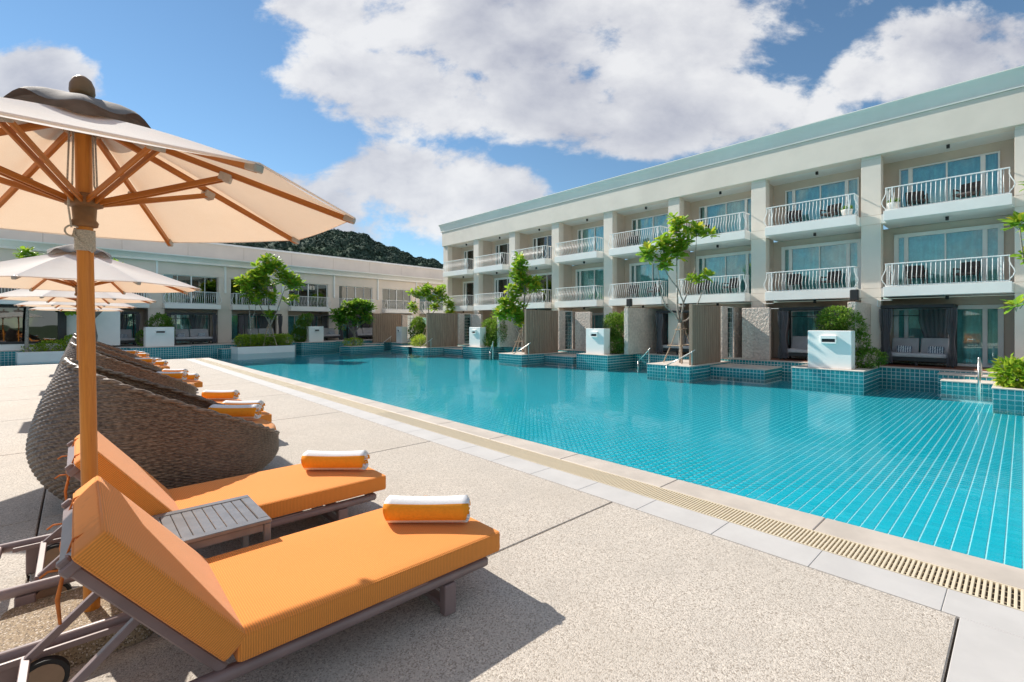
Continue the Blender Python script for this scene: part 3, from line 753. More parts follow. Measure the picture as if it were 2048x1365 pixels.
for i, (a, b2) in enumerate(zip(PIPES[:-1], PIPES[1:])):
    a_, b_ = a + .42, b2 - .5
    m0 = (a_ + b_) / 2 - 1.65
    # pier, lintel band, spandrel
    p = MB(); p.box(a - .5, m0 - .02, 0, .4, l1 - .35, lop - .002); lp(p, 'pier', M['paint_l'])
    p = MB(); p.box(a - .5, b2 - .5 - .001, -.02, .42, lop, lc0 - .001); lp(p, 'wall_band', M['paint_l'])
    p = MB(); p.box(m0 + 3.32, b2 - .501, 0, .4, l1 - .35, lop - .002); lp(p, 'pier', M['paint_l'])
    p = MB(); p.box(m0 - .01, m0 + 3.31, -.5, .39, l1 - .34, l1 - .02, .006); lp(p, 'balcony_slab', M['white'])
    put_window(KL, left, (m0, .12, l1), 0)
    railing(left, 3.2, .5, (m0 + .05, -.45, l1 - .03), 0, None, False, .125)
    p = MB(); p.box(a - .06, a + .06, -.12, -.022, l1 + .85, lc0 + .05, .006); lp(p, 'downpipe', M['frame'])
    p = MB(); p.box(a - .45, a + .45, .02, 1.6, 0, l1 - .352); lp(p, 'ground_pier', M['paint_l'])
    p = MB(); p.box(a + .452, b2 - .452, 1.3, 1.5, 2.12, l1 - .353); lp(p, 'back_wall', M['paint_in'])
    p = MB(); p.box(a + .452, b2 - .452, .0, 1.6, l1 - .36, l1 - .351); lp(p, 'ceiling', M['soffit'])
    p = MB(); p.box(a + .452, m0 + .18, 1.3, 1.5, 0, 2.119); p.box(m0 + 3.12, b2 - .452, 1.3, 1.5, 0, 2.119); lp(p, 'back_wall', M['paint_in'])
    put_window(KLG, left, (m0 + .2, 1.3, 0), 0)
s0, s1 = PIPES[0] - .5, PIPES[-1] - .5
c = MB(); pr = [(-.02, lc0), (-.28, lc0), (-.28, lc0 + .08), (-.22, lc0 + .1), (-.30, lc0 + .25), (-.45, lc0 + .40), (-.50, lc0 + .42), (-.50, lc1), (3.0, lc1 + .05)]
vs = []
for (y, z) in pr: vs += [(s0, y, z), (s1 + 10, y, z)]
c.add(vs, [(2 * i, 2 * i + 1, 2 * i + 3, 2 * i + 2) for i in range(len(pr) - 1)]); shade_auto(lp(c, 'cornice', M['cornice']), 35)
for k in range(12):                               # set-back upper wall in panels, with a pale coping
    w = (s1 + 12 - s0) / 12
    c = MB(); c.box(s0 + w * k + .006, s0 + w * (k + 1) - .006, 3.0, 3.3, lc1 - .2, 7.72 - ZT, .004); lp(c, 'parapet_panel', M['paint_l'])
c = MB(); c.box(s0, s1 + 12, 2.88, 3.4, 7.722 - ZT, 7.86 - ZT, .01); lp(c, 'parapet_coping', M['white'])
c = MB(); c.box(s0, s1 + 10, .43, 9, lop + .1, lc0 - .01); lp(c, 'roof', M['soffit'])
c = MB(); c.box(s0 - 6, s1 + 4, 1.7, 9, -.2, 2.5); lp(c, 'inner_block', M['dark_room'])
# tall dark shop-front at the left end with its white base wall
fr = thing('glass_pavilion', 'black-framed glazed pavilion on a white base wall at the far left', 'pavilion', Lw(-18.2, 1.9, ZT), LRZ)
p = MB(); p.box(-5.5, 3.4, 0, .25, -.75, .32, .01); p.build('base_wall', M['white'], fr)
p = MB(); p.box(-5.5, 3.2, -.02, .2, .322, .45); p.box(-5.5, 3.2, -.02, .2, 2.25, 2.42); p.box(2.85, 3.2, -.015, .195, .451, 2.249); p.box(-.12, .1, -.015, .195, .451, 2.249); p.build('black_frame', M['black'], fr)
p = MB(); p.box(.1, 2.85, .08, .09, .45, 2.25); p.build('pane', M['glass_dk'], fr)
p = MB(); p.box(-5.5, -.12, .08, .09, .45, 2.25); p.build('pane', M['glass_dk'], fr)
p = MB(); p.box(-5.5, 3.3, -.6, 2.5, 2.42, 2.6, .01); p.build('roof', M['white'], fr)
p = MB(); p.box(3.21, 5.6, .3, .5, .1, 2.6); p.build('side_wall', M['white'], fr)
p = MB(); p.box(-5.5, 3.2, 1.6, 1.7, .3, 2.4); p.build('interior', M['dark_room'], fr)
rr = random.Random(3)
for i in range(9):
    x = -4 + i * .75 + rr.uniform(-.2, .2)
    if i > 6: break
    mt = M[['hub', 'seat_grey', 'orange_pod', 'pot'][i % 4]]; wp = fr.matrix_basis @ Vector((x + .3, .85, .1))
    ch = thing('indoor_chair', '%s upholstered chair inside the dark glass pavilion, %s from the left' % (['tan', 'grey', 'orange', 'white'][i % 4], ['first', 'second', 'third', 'fourth', 'fifth', 'sixth', 'seventh'][i]), 'chair', wp, LRZ + rr.uniform(-.6, .6), 'chairs inside the pavilion')
    p = rbox(.5, .5, .12, .04, 4); p.build('seat', mt, ch, True, loc=(0, 0, .42)); p = rbox(.5, .12, .5, .05, 4); p.build('backrest', mt, ch, True, loc=(0, .24, .68), rot=(R(-12), 0, 0))
    for lx in (-.2, .2):
        for ly in (-.2, .2): p = MB(); p.box(lx - .02, lx + .02, ly - .02, ly + .02, 0, .37); p.build('leg', M['black'], ch)

def local_tiled(name, s0_, s1_, q0, q1, ztop, cap='terrace', label=None):
    """tiled terrace block in the wing's own direction"""
    root = ob(name, None, None, Lw(0, 0, 0), (0, 0, LRZ), 'structure', label)
    b = MB(); b.box(s0_, s1_, -q1, -q0, -.79, ztop - .002); b.build('core', M['wallgrout'], root)
    c = MB(); c.box(s0_ - .02, s1_ + .02, -q1 - .02, -q0, ztop, ztop + .035, .008); c.build('stone_cap', M[cap], root)
    tl = MB(); n = int((s1_ - s0_) / TILE); st = (s1_ - s0_) / n; rows = [ztop - TILE * (i + .5) for i in range(int((ztop + .79) / TILE))]
    for i in range(n):
        x = s0_ + (i + .5) * st
        for z in rows: tl.box(x - st / 2 + .007, x + st / 2 - .007, -q1 - .006, -q1 + .001, z - .058, z + .058)
    for x in (s0_, s1_):
        m_ = int((q1 - q0) / TILE)
        for i in range(m_):
            y = -q1 + (i + .5) * TILE
            for z in rows: tl.box(x - .006, x + .006, y - .058, y + .058, z - .058, z + .058)
    tl.build('tiles', M['walltile'], root, kind='stuff')
    return root
local_tiled('terrace', -26, 9.6, -9, 2.3, ZT - .04, label='stone terrace with a teal tiled pool edge in front of the low wing')
local_tiled('terrace_bay', -12.4, -9.4, 2.3, 3.3, ZT - .04)
local_tiled('terrace_bay', -2.3, .4, 2.3, 3.3, ZT - .04)
local_tiled('entry_step', -7.6, -5.6, 2.3, 3.2, -.1); local_tiled('entry_step', 1.6, 4.8, 2.3, 3.4, -.1)

# ------------------------------------------------------------------ white fountain boxes and the shrubs behind them
FB = None
def fountain_box(loc, rz, w, h, dp, label):
    root = thing('fountain_box', label, 'fountain', loc, rz, 'white fountain boxes round the pool')
    b = MB(); b.box(-w / 2, w / 2, 0, dp, 0, h, .012); b.build('body', M['white'], root)
    s = MB(); s.box(-w * .18, w * .18, -.10, -.001, h * .66, h * .70, .004); s.box(-w * .18, w * .18, -.10, -.001, h * .79, h * .87, .004); s.box(-w * .18, -w * .155, -.10, -.001, h * .7005, h * .7895); s.box(w * .155, w * .18, -.10, -.001, h * .7005, h * .7895); s.build('spout', M['white'], root)
    s = MB(); s.box(-w * .154, w * .154, -.02, -.0005, h * .701, h * .789); s.build('spout_slot', M['black'], root)
    return root
fl_lab = ['white fountain box nearest on the right, with the trimmed shrub on top', 'white fountain box in front of the stucco wall, second from the right',
          'white fountain box third from the right, between two wooden screens', 'small white fountain box near the far right corner of the pool']
for (bx, y0, y1, _), lb in zip(BOXES, fl_lab):
    fountain_box((bx, (y0 + y1) / 2, .036), -math.pi / 2, y1 - y0, 1.32, .52, lb)
fountain_box(Lw(-10.9, 2.9, ZT), LRZ, 1.45, 1.2, .5, 'white fountain box at the far left, with a round shrub behind it')
fountain_box(Lw(-.95, 2.9, ZT), LRZ, 1.15, 1.2, .5, 'white fountain box at the far end, beside the conical shrub')

def leaf_quad(mb, p, d, up, L, W):
    """one folded leaf of four triangles"""
    d = d.normalized(); s = d.cross(up)
    s = s.normalized() if s.length > 1e-4 else d.orthogonal().normalized()
    n = s.cross(d)
    a = p; b = p + d * L * .55 + s * W * .5 + n * L * .04; c = p + d * L - n * L * .10; e = p + d * L * .55 - s * W * .5 + n * L * .04; m = p + d * L * .5 - n * L * .03
    mb.add([a, b, c, e, m], [(0, 1, 4), (1, 2, 4), (2, 3, 4), (3, 0, 4)])
def shrub(name, label, loc, blobs, n, L, mat, seed, cat='shrub', stem=None, rz=0.0, group=None, box=None):
    """many leaves spread through lumpy volumes"""
    rr = random.Random(seed); root = thing(name, label, cat, loc, rz, group)
    mb = MB(); done = 0
    tot = sum(b[3] * b[4] * b[5] for b in blobs)
    for (cx, cy, cz, rx, ry, rz_) in blobs:
        k = int(n * rx * ry * rz_ / tot) + 20
        for _ in range(k):
            v = Vector((rr.gauss(0, 1), rr.gauss(0, 1), rr.gauss(0, 1))).normalized()
            if box: v = Vector([max(-1, min(1, x * 1.7)) for x in v])
            rad = rr.uniform(.55, 1.0) ** .5 * (1 + .16 * math.sin(v.x * 7 + seed) * math.sin(v.y * 6 + v.z * 8))
            p = Vector((cx + v.x * rx * rad, cy + v.y * ry * rad, max(.01, cz + v.z * rz_ * rad)))
            d = (v + Vector((rr.uniform(-1, 1), rr.uniform(-1, 1), rr.uniform(-.5, 1.1))) * .9)
            leaf_quad(mb, p, d, Vector((rr.uniform(-.5, .5), rr.uniform(-.5, .5), 1)), L * rr.uniform(.7, 1.25), L * .52)
    mb.build('foliage', mat, root)
    st = MB()
    for (cx, cy, cz, rx, ry, rz_) in blobs[:6]:
        for _ in range(4):
            q = Vector((cx + rr.uniform(-.6, .6) * rx, cy + rr.uniform(-.6, .6) * ry, cz + rr.uniform(-.2, .6) * rz_))
            st.tube([(cx * .4, cy * .4, 0), ((cx + q.x) / 2, (cy + q.y) / 2, q.z * .5), q], [.02, .014, .006], 5)
    st.build('stem', M['bark_dk'], root)
    return root
shrub('shrub', 'bright round shrub growing over the nearest fountain box on the right', (20.25, 4.55, .036),
      [(0, 0, 1.75, .45, .62, .42), (-.05, .25, 1.55, .35, .4, .3), (.15, -.35, 1.45, .4, .45, .5), (.2, -.55, .85, .35, .35, .5), (.3, -.8, .35, .5, .55, .32), (.2, .3, .8, .4, .4, .6)], 8500, .095, M['bush'], 11)
shrub('shrub', 'tall dense shrub right of the second fountain box on the right', (20.9, 14.25, .036),
      [(0, 0, 1.1, .45, .6, 1.0), (0, .45, 1.5, .45, .55, .65), (-.1, -.35, 1.65, .3, .3, .55), (-.2, .1, .45, .6, .7, .45), (.1, .8, 1.3, .3, .35, .5)], 9500, .10, M['bush'], 12)
shrub('shrub', 'tall dense shrub right of the third fountain box on the right', (21.0, 24.5, .036),
      [(0, 0, 1.0, .5, .8, .95), (0, .6, 1.25, .5, .6, .7), (-.1, -.5, 1.0, .5, .6, .85), (-.2, .1, .45, .6, .9, .45)], 8000, .115, M['bush'], 13)
shrub('shrub', 'dense shrub behind the small fountain box in the far right corner', (20.6, 33.9, .036),
      [(0, 0, 1.0, .6, .9, .95), (.2, .2, 1.6, .5, .7, .5), (-.1, -.6, .8, .5, .6, .75)], 5000, .14, M['bush'], 14)
shrub('shrub', 'round leafy shrub above the far left fountain box', Lw(-10.7, 2.0, ZT), [(0, 0, 1.35, .62, .5, .62), (.3, 0, .9, .45, .4, .5), (-.9, .1, .5, .3, .3, .45)], 3800, .12, M['bush'], 15)
shrub('conical_shrub', 'conical clipped shrub left of the fountain box at the far end', Lw(-1.9, 2.2, ZT), [(0, 0, .5, .65, .5, .5), (.1, 0, 1.1, .55, .45, .6), (.35, 0, 1.65, .45, .4, .5), (.7, 0, 1.9, .3, .3, .3)], 4200, .12, M['bush'], 16)
# hedge island in the pool
isl = ob('hedge_island', None, None, Lw(-5.0, 3.8, 0), (0, 0, LRZ), 'structure', 'white stone planter island standing in the pool at the far end')
p = MB(); p.prism([(-2.05, -.6), (1.65, -.6), (1.85, -.3), (1.85, .75), (-2.05, .75)], -.8, .06); p.build('kerb', M['white'], isl)
p = MB(); p.prism([(-1.95, -.5), (1.6, -.5), (1.72, -.25), (1.72, .65), (-1.95, .65)], .061, .075); p.build('soil', M['soil'], isl)
shrub('hedge', 'low clipped yellow-green hedge filling the planter island', Lw(-5.2, 3.75, .07), [(-1.35 + .48 * i, 0, .36, .44, .46, .42) for i in range(7)], 10000, .10, M['bush_lt'], 17, 'hedge', rz=LRZ)
shrub('shrub', 'low bright green plants by the white wall at the far left', Lw(-15.0, 2.6, ZT - .1), [(-.6, 0, .25, .7, .4, .3), (.3, 0, .4, .6, .4, .45), (-1.3, 0, .15, .5, .3, .2)], 1800, .13, M['bush_lt'], 18)
pl = MB(); pl.box(-2.2, 1.4, -.6, .6, -.6, .02, .02); pl.build('planter_edge', M['white'], None, kind='structure', loc=Lw(-14.8, 2.9, ZT - .1), rot=(0, 0, LRZ))
shrub('shrub', 'low yellow-green plants at the foot of the tree in the far right corner', (19.3, 31.2, -.1), [(0, 0, .3, .8, .9, .42), (.2, .5, .45, .5, .6, .4)], 1800, .12, M['bush_lt'], 19)
shrub('shrub', 'low plants under the bushy tree at the far end', (15.6, 35.0, -.08), [(0, 0, .25, .75, .7, .32)], 900, .12, M['bush_lt'], 20)
shrub('fern_clump', 'bright yellow-green fern clump at the right edge of the picture', (18.6, -.05, -.09), [(0, 0, .22, .5, .45, .35), (-.2, .25, .4, .3, .3, .3)], 700, .24, M['bush_lt'], 21, 'plant')
tiled('tree_platform', 17.9, 20.6, 30.2, 33.2, -.13)
local_tiled('tree_platform', -.2, 2.6, 5.0, 6.6, -.12)

# ------------------------------------------------------------------ trees
def rosette(seed, n, L):
    rr = random.Random(seed); mb = MB()
    for i in range(n):
        a = 2.4 * i + rr.uniform(-.3, .3); el = rr.uniform(-.25, 1.05)
        d = Vector((math.cos(a) * math.cos(el), math.sin(a) * math.cos(el), math.sin(el)))
        l = L * rr.uniform(.7, 1.2); p = d * .03; up = Vector((0, 0, 1)); s = d.cross(up).normalized(); nn = s.cross(d)
        w = l * .27
        mb.add([p, p + d * l * .35 + s * w * .55, p + d * l * .72 + s * w, p + d * l * .98 + s * w * .35 - nn * l * .10, p + d * l * 1.0 - s * w * .35 - nn * l * .10, p + d * l * .72 - s * w, p + d * l * .35 - s * w * .55, p + d * l * .4 - nn * l * .05, p + d * l * .78 - nn * l * .07],
               [(0, 1, 7), (0, 7, 6), (1, 2, 8, 7), (7, 8, 5, 6), (2, 3, 8), (3, 4, 8), (4, 5, 8)])
    return mb
ROS = {}
for nm, L in (('leaf', .30), ('leaf_dk', .26)):
    ROS[nm] = [rosette(40 + k, 13, L).mesh('leaf_cluster', M[nm]) for k in range(4)]
def tree(name, label, loc, paths, tips, mat, seed, trunk_r=.06, bark='bark', spread=.25, per=3, rot=0, size=1.0, cat='tree'):
    """paths: limb polylines [(x,y,z)...] with start radius; tips: crown cluster centres (x,y,z,r,count)"""
    rr = random.Random(seed); root = thing(name, label, cat, loc, rot, 'young broad-leaved trees round the pool')
    t_ = MB()
    for (pts, r0, r1) in paths:
        P = [Vector(p) for p in pts]; Q = []
        for i in range(len(P) - 1):                    # wobble between given points
            for k in range(4):
                f = k / 4; Q.append(P[i].lerp(P[i + 1], f) + (Vector((rr.uniform(-1, 1), rr.uniform(-1, 1), 0)) * .012 * min(1, r0 * 20) if (i or k) else Vector()))
        Q.append(P[-1]); n = len(Q)
        t_.tube(Q, [r0 + (r1 - r0) * i / (n - 1) for i in range(n)], 8)
    cents = []
    for (x, y, z, r, cnt) in tips:
        c0 = Vector((x, y, z))
        for _ in range(cnt):
            v = Vector((rr.gauss(0, 1), rr.gauss(0, 1), rr.gauss(0, 1))).normalized() * r * rr.uniform(.35, 1)
            q = c0 + v; cents.append(q)
            m_ = c0.lerp(q, .5) - Vector((0, 0, r * .35))
            t_.tube([c0 - Vector((0, 0, r * .8)), m_, q], [.011, .009, .006], 5)
    t_.build('trunk', M[bark], root, True)
    crown = ob('crown', None, root)
    for q in cents:
        o = ob('leaf_cluster', ROS[mat][rr.randrange(4)], crown, q, (rr.uniform(-.5, .5), rr.uniform(-.5, .5), rr.uniform(0, 6.3)))
        k = rr.uniform(.75, 1.25) * size; o.scale = (k, k, k)
    return root
def tripod(loc, r, h, label, seed):
    rr = random.Random(seed); root = thing('tree_stake', label, 'tree support', loc, rr.uniform(0, 1), 'pole tripods holding young trees')
    for k in range(4):
        a = k * math.pi / 2 + .4
        p = MB(); p.tube([(math.cos(a) * r, math.sin(a) * r, 0), (math.cos(a) * r * .55, math.sin(a) * r * .5, h * .5), (math.cos(a) * .07, math.sin(a) * .07, h)], [.027, .024, .02], 7); p.build('pole', M['bamboo'], root)
    for f, ex in ((.42, 1.25), (.82, 1.5)):
        rad = r * (1 - f) + .07
        for k in range(4):
            a = k * math.pi / 2 + .4; b_ = a + math.pi / 2
            A = Vector((math.cos(a), math.sin(a), 0)) * rad; B = Vector((math.cos(b_), math.sin(b_), 0)) * rad; mid = (A + B) / 2
            p = MB(); z = Vector((0, 0, h * f + .02 * k)); p.tube([mid + (A - mid) * ex + z, mid + (B - mid) * ex + z], .018, 6); p.build('cross_pole', M['bamboo'], root)
    return root
# view axes: 'right' across the picture and 'deep' away from the camera, so limbs follow the outlines in the photo
def RD(r, dp, z): return (r * CS + dp * SN, -r * SN + dp * CS, z)
# sparse tree before the hotel
tree('broadleaf_tree', 'sparse young tree with yellow-green leaf clusters in front of the hotel balconies', (19.3, 10.1, -.1),
     [([RD(0, 0, 0), RD(.0, 0, .8), RD(-.03, 0, 1.75)], .085, .07),
      ([RD(-.03, 0, 1.7), RD(-.25, 0, 2.1), RD(-.62, .1, 2.45), RD(-.85, .1, 3.1), RD(-1.0, .1, 4.3)], .045, .014),
      ([RD(-.03, 0, 1.7), RD(-.1, .1, 2.3), RD(-.12, .1, 3.2), RD(-.18, 0, 4.6), RD(-.2, 0, 6.0)], .05, .016),
      ([RD(-.0, 0, 1.7), RD(.08, -.1, 2.6), RD(-.1, 0, 3.2), RD(-.55, 0, 3.8), RD(-.75, 0, 4.2)], .045, .014),
      ([RD(.02, 0, 1.75), RD(.25, 0, 1.85), RD(.55, -.1, 2.2), RD(.9, -.1, 3.1), RD(1.05, 0, 3.6)], .04, .012),
      ([RD(.08, -.1, 2.6), RD(.35, 0, 3.2), RD(.62, 0, 4.1), RD(.68, 0, 5.5)], .032, .012)],
     [RD(-1.35, .1, 4.85) + (.42, 10), RD(-.75, -.1, 5.05) + (.42, 9), RD(-.2, 0, 5.9) + (.42, 9), RD(-.25, .1, 5.2) + (.5, 9), RD(.25, 0, 5.3) + (.4, 6),
      RD(-.75, 0, 4.3) + (.33, 7), RD(.68, 0, 5.75) + (.33, 8), RD(.62, 0, 3.75) + (.25, 5), RD(-.15, 0, 4.7) + (.3, 6), RD(1.35, 0, 5.5) + (.12, 2), RD(1.05, 0, 3.75) + (.18, 3)], 'leaf', 31, size=1.05)
tripod((19.3, 10.1, -.1), .72, 1.75, 'wooden pole tripod round the trunk of the sparse tree in front of the hotel', 1)
# taller tree left of it
tree('broadleaf_tree', 'upright leafy tree with a pole tripod left of the middle wooden screen', (19.5, 20.2, -.1),
     [([RD(0, 0, 0), RD(.02, 0, 1.0), RD(.05, 0, 2.4), RD(.1, 0, 3.6), RD(-.05, 0, 4.7)], .085, .025),
      ([RD(0, 0, .7), RD(-.35, 0, 1.4), RD(-.8, .1, 2.3), RD(-.95, .1, 2.8)], .045, .015),
      ([RD(.05, 0, 2.4), RD(.4, 0, 3.2), RD(.6, 0, 3.7)], .04, .015)],
     [RD(-.2, 0, 5.2) + (.55, 17), RD(-.35, .2, 4.6) + (.6, 16), RD(.65, 0, 4.1) + (.62, 22), RD(.1, .1, 4.0) + (.6, 16), RD(-.5, .1, 3.6) + (.5, 13), RD(-.95, 0, 2.85) + (.62, 22), RD(-.35, 0, 2.4) + (.6, 18), RD(-1.25, 0, 2.2) + (.4, 8), RD(-.1, -.2, 1.8) + (.3, 6)], 'leaf', 32, size=1.1)
tripod((19.5, 20.2, -.1), .75, 1.5, 'wooden pole tripod round the upright leafy tree left of the middle screen', 2)
tree('broadleaf_tree', 'flat-crowned yellowish tree in the far right corner of the pool', (20.4, 32.0, -.1),
     [([RD(0, 0, 0), RD(.05, 0, 1.2), RD(.1, 0, 2.2), RD(0, 0, 3.6)], .08, .03), ([RD(.1, 0, 2.2), RD(.7, 0, 2.9), RD(1.2, 0, 3.0)], .035, .015), ([RD(.1, 0, 2.0), RD(-.5, 0, 2.8), RD(-1.1, 0, 3.0)], .035, .015)],
     [RD(0, 0, 4.3) + (.6, 14), RD(-.8, 0, 4.2) + (.6, 11), RD(.9, 0, 4.1) + (.6, 12), RD(1.6, 0, 3.3) + (.5, 11), RD(1.9, 0, 2.6) + (.35, 6), RD(-1.2, 0, 3.1) + (.45, 7), RD(.6, 0, 3.2) + (.5, 8), RD(.2, 0, 4.0) + (.7, 8)], 'leaf', 33, size=1.15)
tripod((20.4, 32.0, -.1), .8, 1.6, 'wooden pole tripod round the flat-crowned tree in the far right corner', 3)
tree('broadleaf_tree', 'low bushy dark green tree at the far end, right of the planter island', (15.6, 35.0, -.08),
     [([RD(0, 0, 0), RD(.1, 0, .8), RD(0, 0, 1.7)], .10, .07), ([RD(.05, 0, .9), RD(-.6, 0, 1.8), RD(-1.0, 0, 2.4)], .06, .02), ([RD(.05, 0, .9), RD(.7, 0, 1.8), RD(.9, 0, 2.5)], .06, .02)],
     [RD(-1.0, 0, 2.3) + (.6, 22), RD(-.3, 0, 2.7) + (.7, 30), RD(.5, 0, 2.9) + (.7, 30), RD(1.1, 0, 2.9) + (.55, 20), RD(.1, -.2, 2.1) + (.7, 22), RD(.9, .1, 2.2) + (.5, 14), RD(-.9, .1, 1.7) + (.4, 9)], 'leaf_dk', 34, bark='bark_dk', size=1.2)
tree('broadleaf_tree', 'tall airy tree on the planter island in front of the low wing', Lw(-4.9, 3.8, .07),
     [([RD(.1, 0, 0), RD(.1, 0, 1.3), RD(0, 0, 3.0), RD(-.1, 0, 4.8)], .08, .02), ([RD(.1, 0, 1.3), RD(.6, 0, 2.4), RD(1.0, 0, 3.6), RD(1.3, 0, 4.4)], .05, .015), ([RD(.05, 0, 1.6), RD(-.5, 0, 2.6), RD(-.9, 0, 3.6)], .045, .015)],
     [RD(-.2, 0, 5.6) + (.65, 22), RD(.5, 0, 5.5) + (.5, 12), RD(-1.0, 0, 4.6) + (.7, 24), RD(-.3, 0, 4.4) + (.7, 18), RD(1.1, 0, 4.7) + (.6, 18), RD(1.9, 0, 4.4) + (.55, 15), RD(-.8, 0, 3.5) + (.6, 14), RD(.2, 0, 3.6) + (.5, 8), RD(1.6, 0, 3.2) + (.4, 7), RD(.2, 0, 2.0) + (.35, 6)], 'leaf', 35, size=1.2)
tree('broadleaf_tree', 'slim second stem left on the planter island, thin crown', Lw(-6.1, 3.9, .07),
     [([RD(0, 0, 0), RD(0, 0, 1.6), RD(-.15, 0, 3.2)], .05, .02), ([RD(0, 0, 1.5), RD(.3, 0, 2.4), RD(.4, 0, 3.0)], .03, .012)],
     [RD(-.2, 0, 3.6) + (.55, 11), RD(-.45, 0, 4.3) + (.5, 12), RD(.4, 0, 3.1) + (.35, 5)], 'leaf', 36, size=1.1)
tripod(Lw(-4.85, 3.85, .07), .6, 1.5, 'wooden pole tripod on the hedge planter island', 4)
tree('broadleaf_tree', 'thin pale-stemmed young tree cut by the right edge of the picture', (18.75, -.28, -.1),
     [([RD(0, 0, 0), RD(-.02, 0, 1.6), RD(-.1, 0, 2.6), RD(-.4, 0, 3.4), RD(-.5, 0, 4.2)], .045, .014), ([RD(-.1, 0, 2.6), RD(-.02, 0, 3.6), RD(-.1, 0, 4.3)], .028, .012), ([RD(-.05, 0, 2.3), RD(-.35, 0, 2.3), RD(-.5, 0, 2.1)], .02, .01), ([RD(.0, 0, 2.6), RD(.15, 0, 4.0), RD(.15, 0, 5.3)], .03, .012)],
     [RD(-.5, 0, 4.35) + (.2, 4), RD(-.12, 0, 4.3) + (.22, 5), RD(-.35, 0, 3.5) + (.2, 3), RD(-.6, 0, 2.15) + (.15, 2), RD(.15, 0, 5.5) + (.25, 5), RD(.1, 0, 4.0) + (.15, 2)], 'leaf', 37)
tree('frangipani_tree', 'gnarled grey-stemmed tree behind the row of wicker pods at the far left', Lw(-14.0, 2.5, .1),
     [([(0, 0, 0), (.1, 0, .8), (.0, 0, 1.7), (.2, 0, 2.6)], .16, .10), ([(0, 0, 1.5), (-.7, 0, 2.4), (-1.1, 0, 3.2)], .09, .05), ([(.1, 0, 1.9), (.8, 0, 2.8), (.9, 0, 3.6)], .09, .05)],
     [(-1.3, 0, 3.6, .6, 14), (.9, 0, 4.6, .6, 12), (.2, 0, 3.8, .6, 12), (-.3, 0, 4.6, .6, 10), (-1.0, -.3, 2.3, .35, 6)], 'leaf', 38, bark='bark_dk', size=1.2)
tree('broadleaf_tree', 'leafy treetop showing above the second parasol at the far left', Lw(-16.6, 2.6, .1),
     [([(0, 0, 0), (.0, 0, 1.6), (.1, 0, 3.6), (.1, 0, 4.7)], .09, .03)], [(.1, 0, 5.0, .45, 14), (-.2, 0, 4.4, .5, 12), (.4, 0, 4.2, .4, 9)], 'leaf', 39, size=1.1)

# ------------------------------------------------------------------ handrails at the pool steps
def handrail(loc, rz, label, L=1.0, up=.62):
    o = MB()
    o.tube([(0, 0, -.55), (0, 0, .42), (0, 0, .50)], .02, 8); o.tube([(-.12, 0, .56), (0, 0, .47), (L * .5, 0, .16), (L, 0, -.12)], .021, 8); o.tube([(L * .98, 0, -.6), (L * .98, 0, -.10)], .02, 8)
    return o.build('handrail', M['steel'], None, True, loc=loc, rot=(0, 0, rz), label=label, cat='handrail', group='steel handrails at the pool steps')
hr = [((18.1, 9.0, 0), R(110), 'steel handrail right of the sparse tree, at the wooden screen'), ((18.2, 11.0, 0), R(60), 'steel handrail left of the sparse tree base'),
      ((18.3, 18.5, 0), R(110), 'steel handrail right of the upright tree with the tripod'), ((18.0, 21.2, 0), R(60), 'steel handrail left of the upright tree with the tripod'),
      ((18.5, 28.6, 0), R(110), 'steel handrail at the wooden screen near the far right corner')]
for (l_, rz, lb) in hr: handrail(l_, rz, lb)
handrail(tuple(Lw(1.2, 4.6, 0)), R(-10), 'steel handrail left of the bushy tree at the far end'); handrail(tuple(Lw(4.6, 4.6, 0)), R(190), 'steel handrail right of the bushy tree at the far end')
handrail(tuple(Lw(-7.0, 3.2, 0)), R(-40), 'steel handrail left of the hedge planter island')
o = MB(); o.tube([(0, 0, -.6), (0, 0, .62)], .035, 10); o.tube([(0, .0, .62), (.6, .0, .4), (1.1, 0, .05)], .03, 10); o.build('handrail', M['steel'], None, True, loc=(18.9, .85, 0), label='short thick steel handrail post at the right end of the pool', cat='handrail')

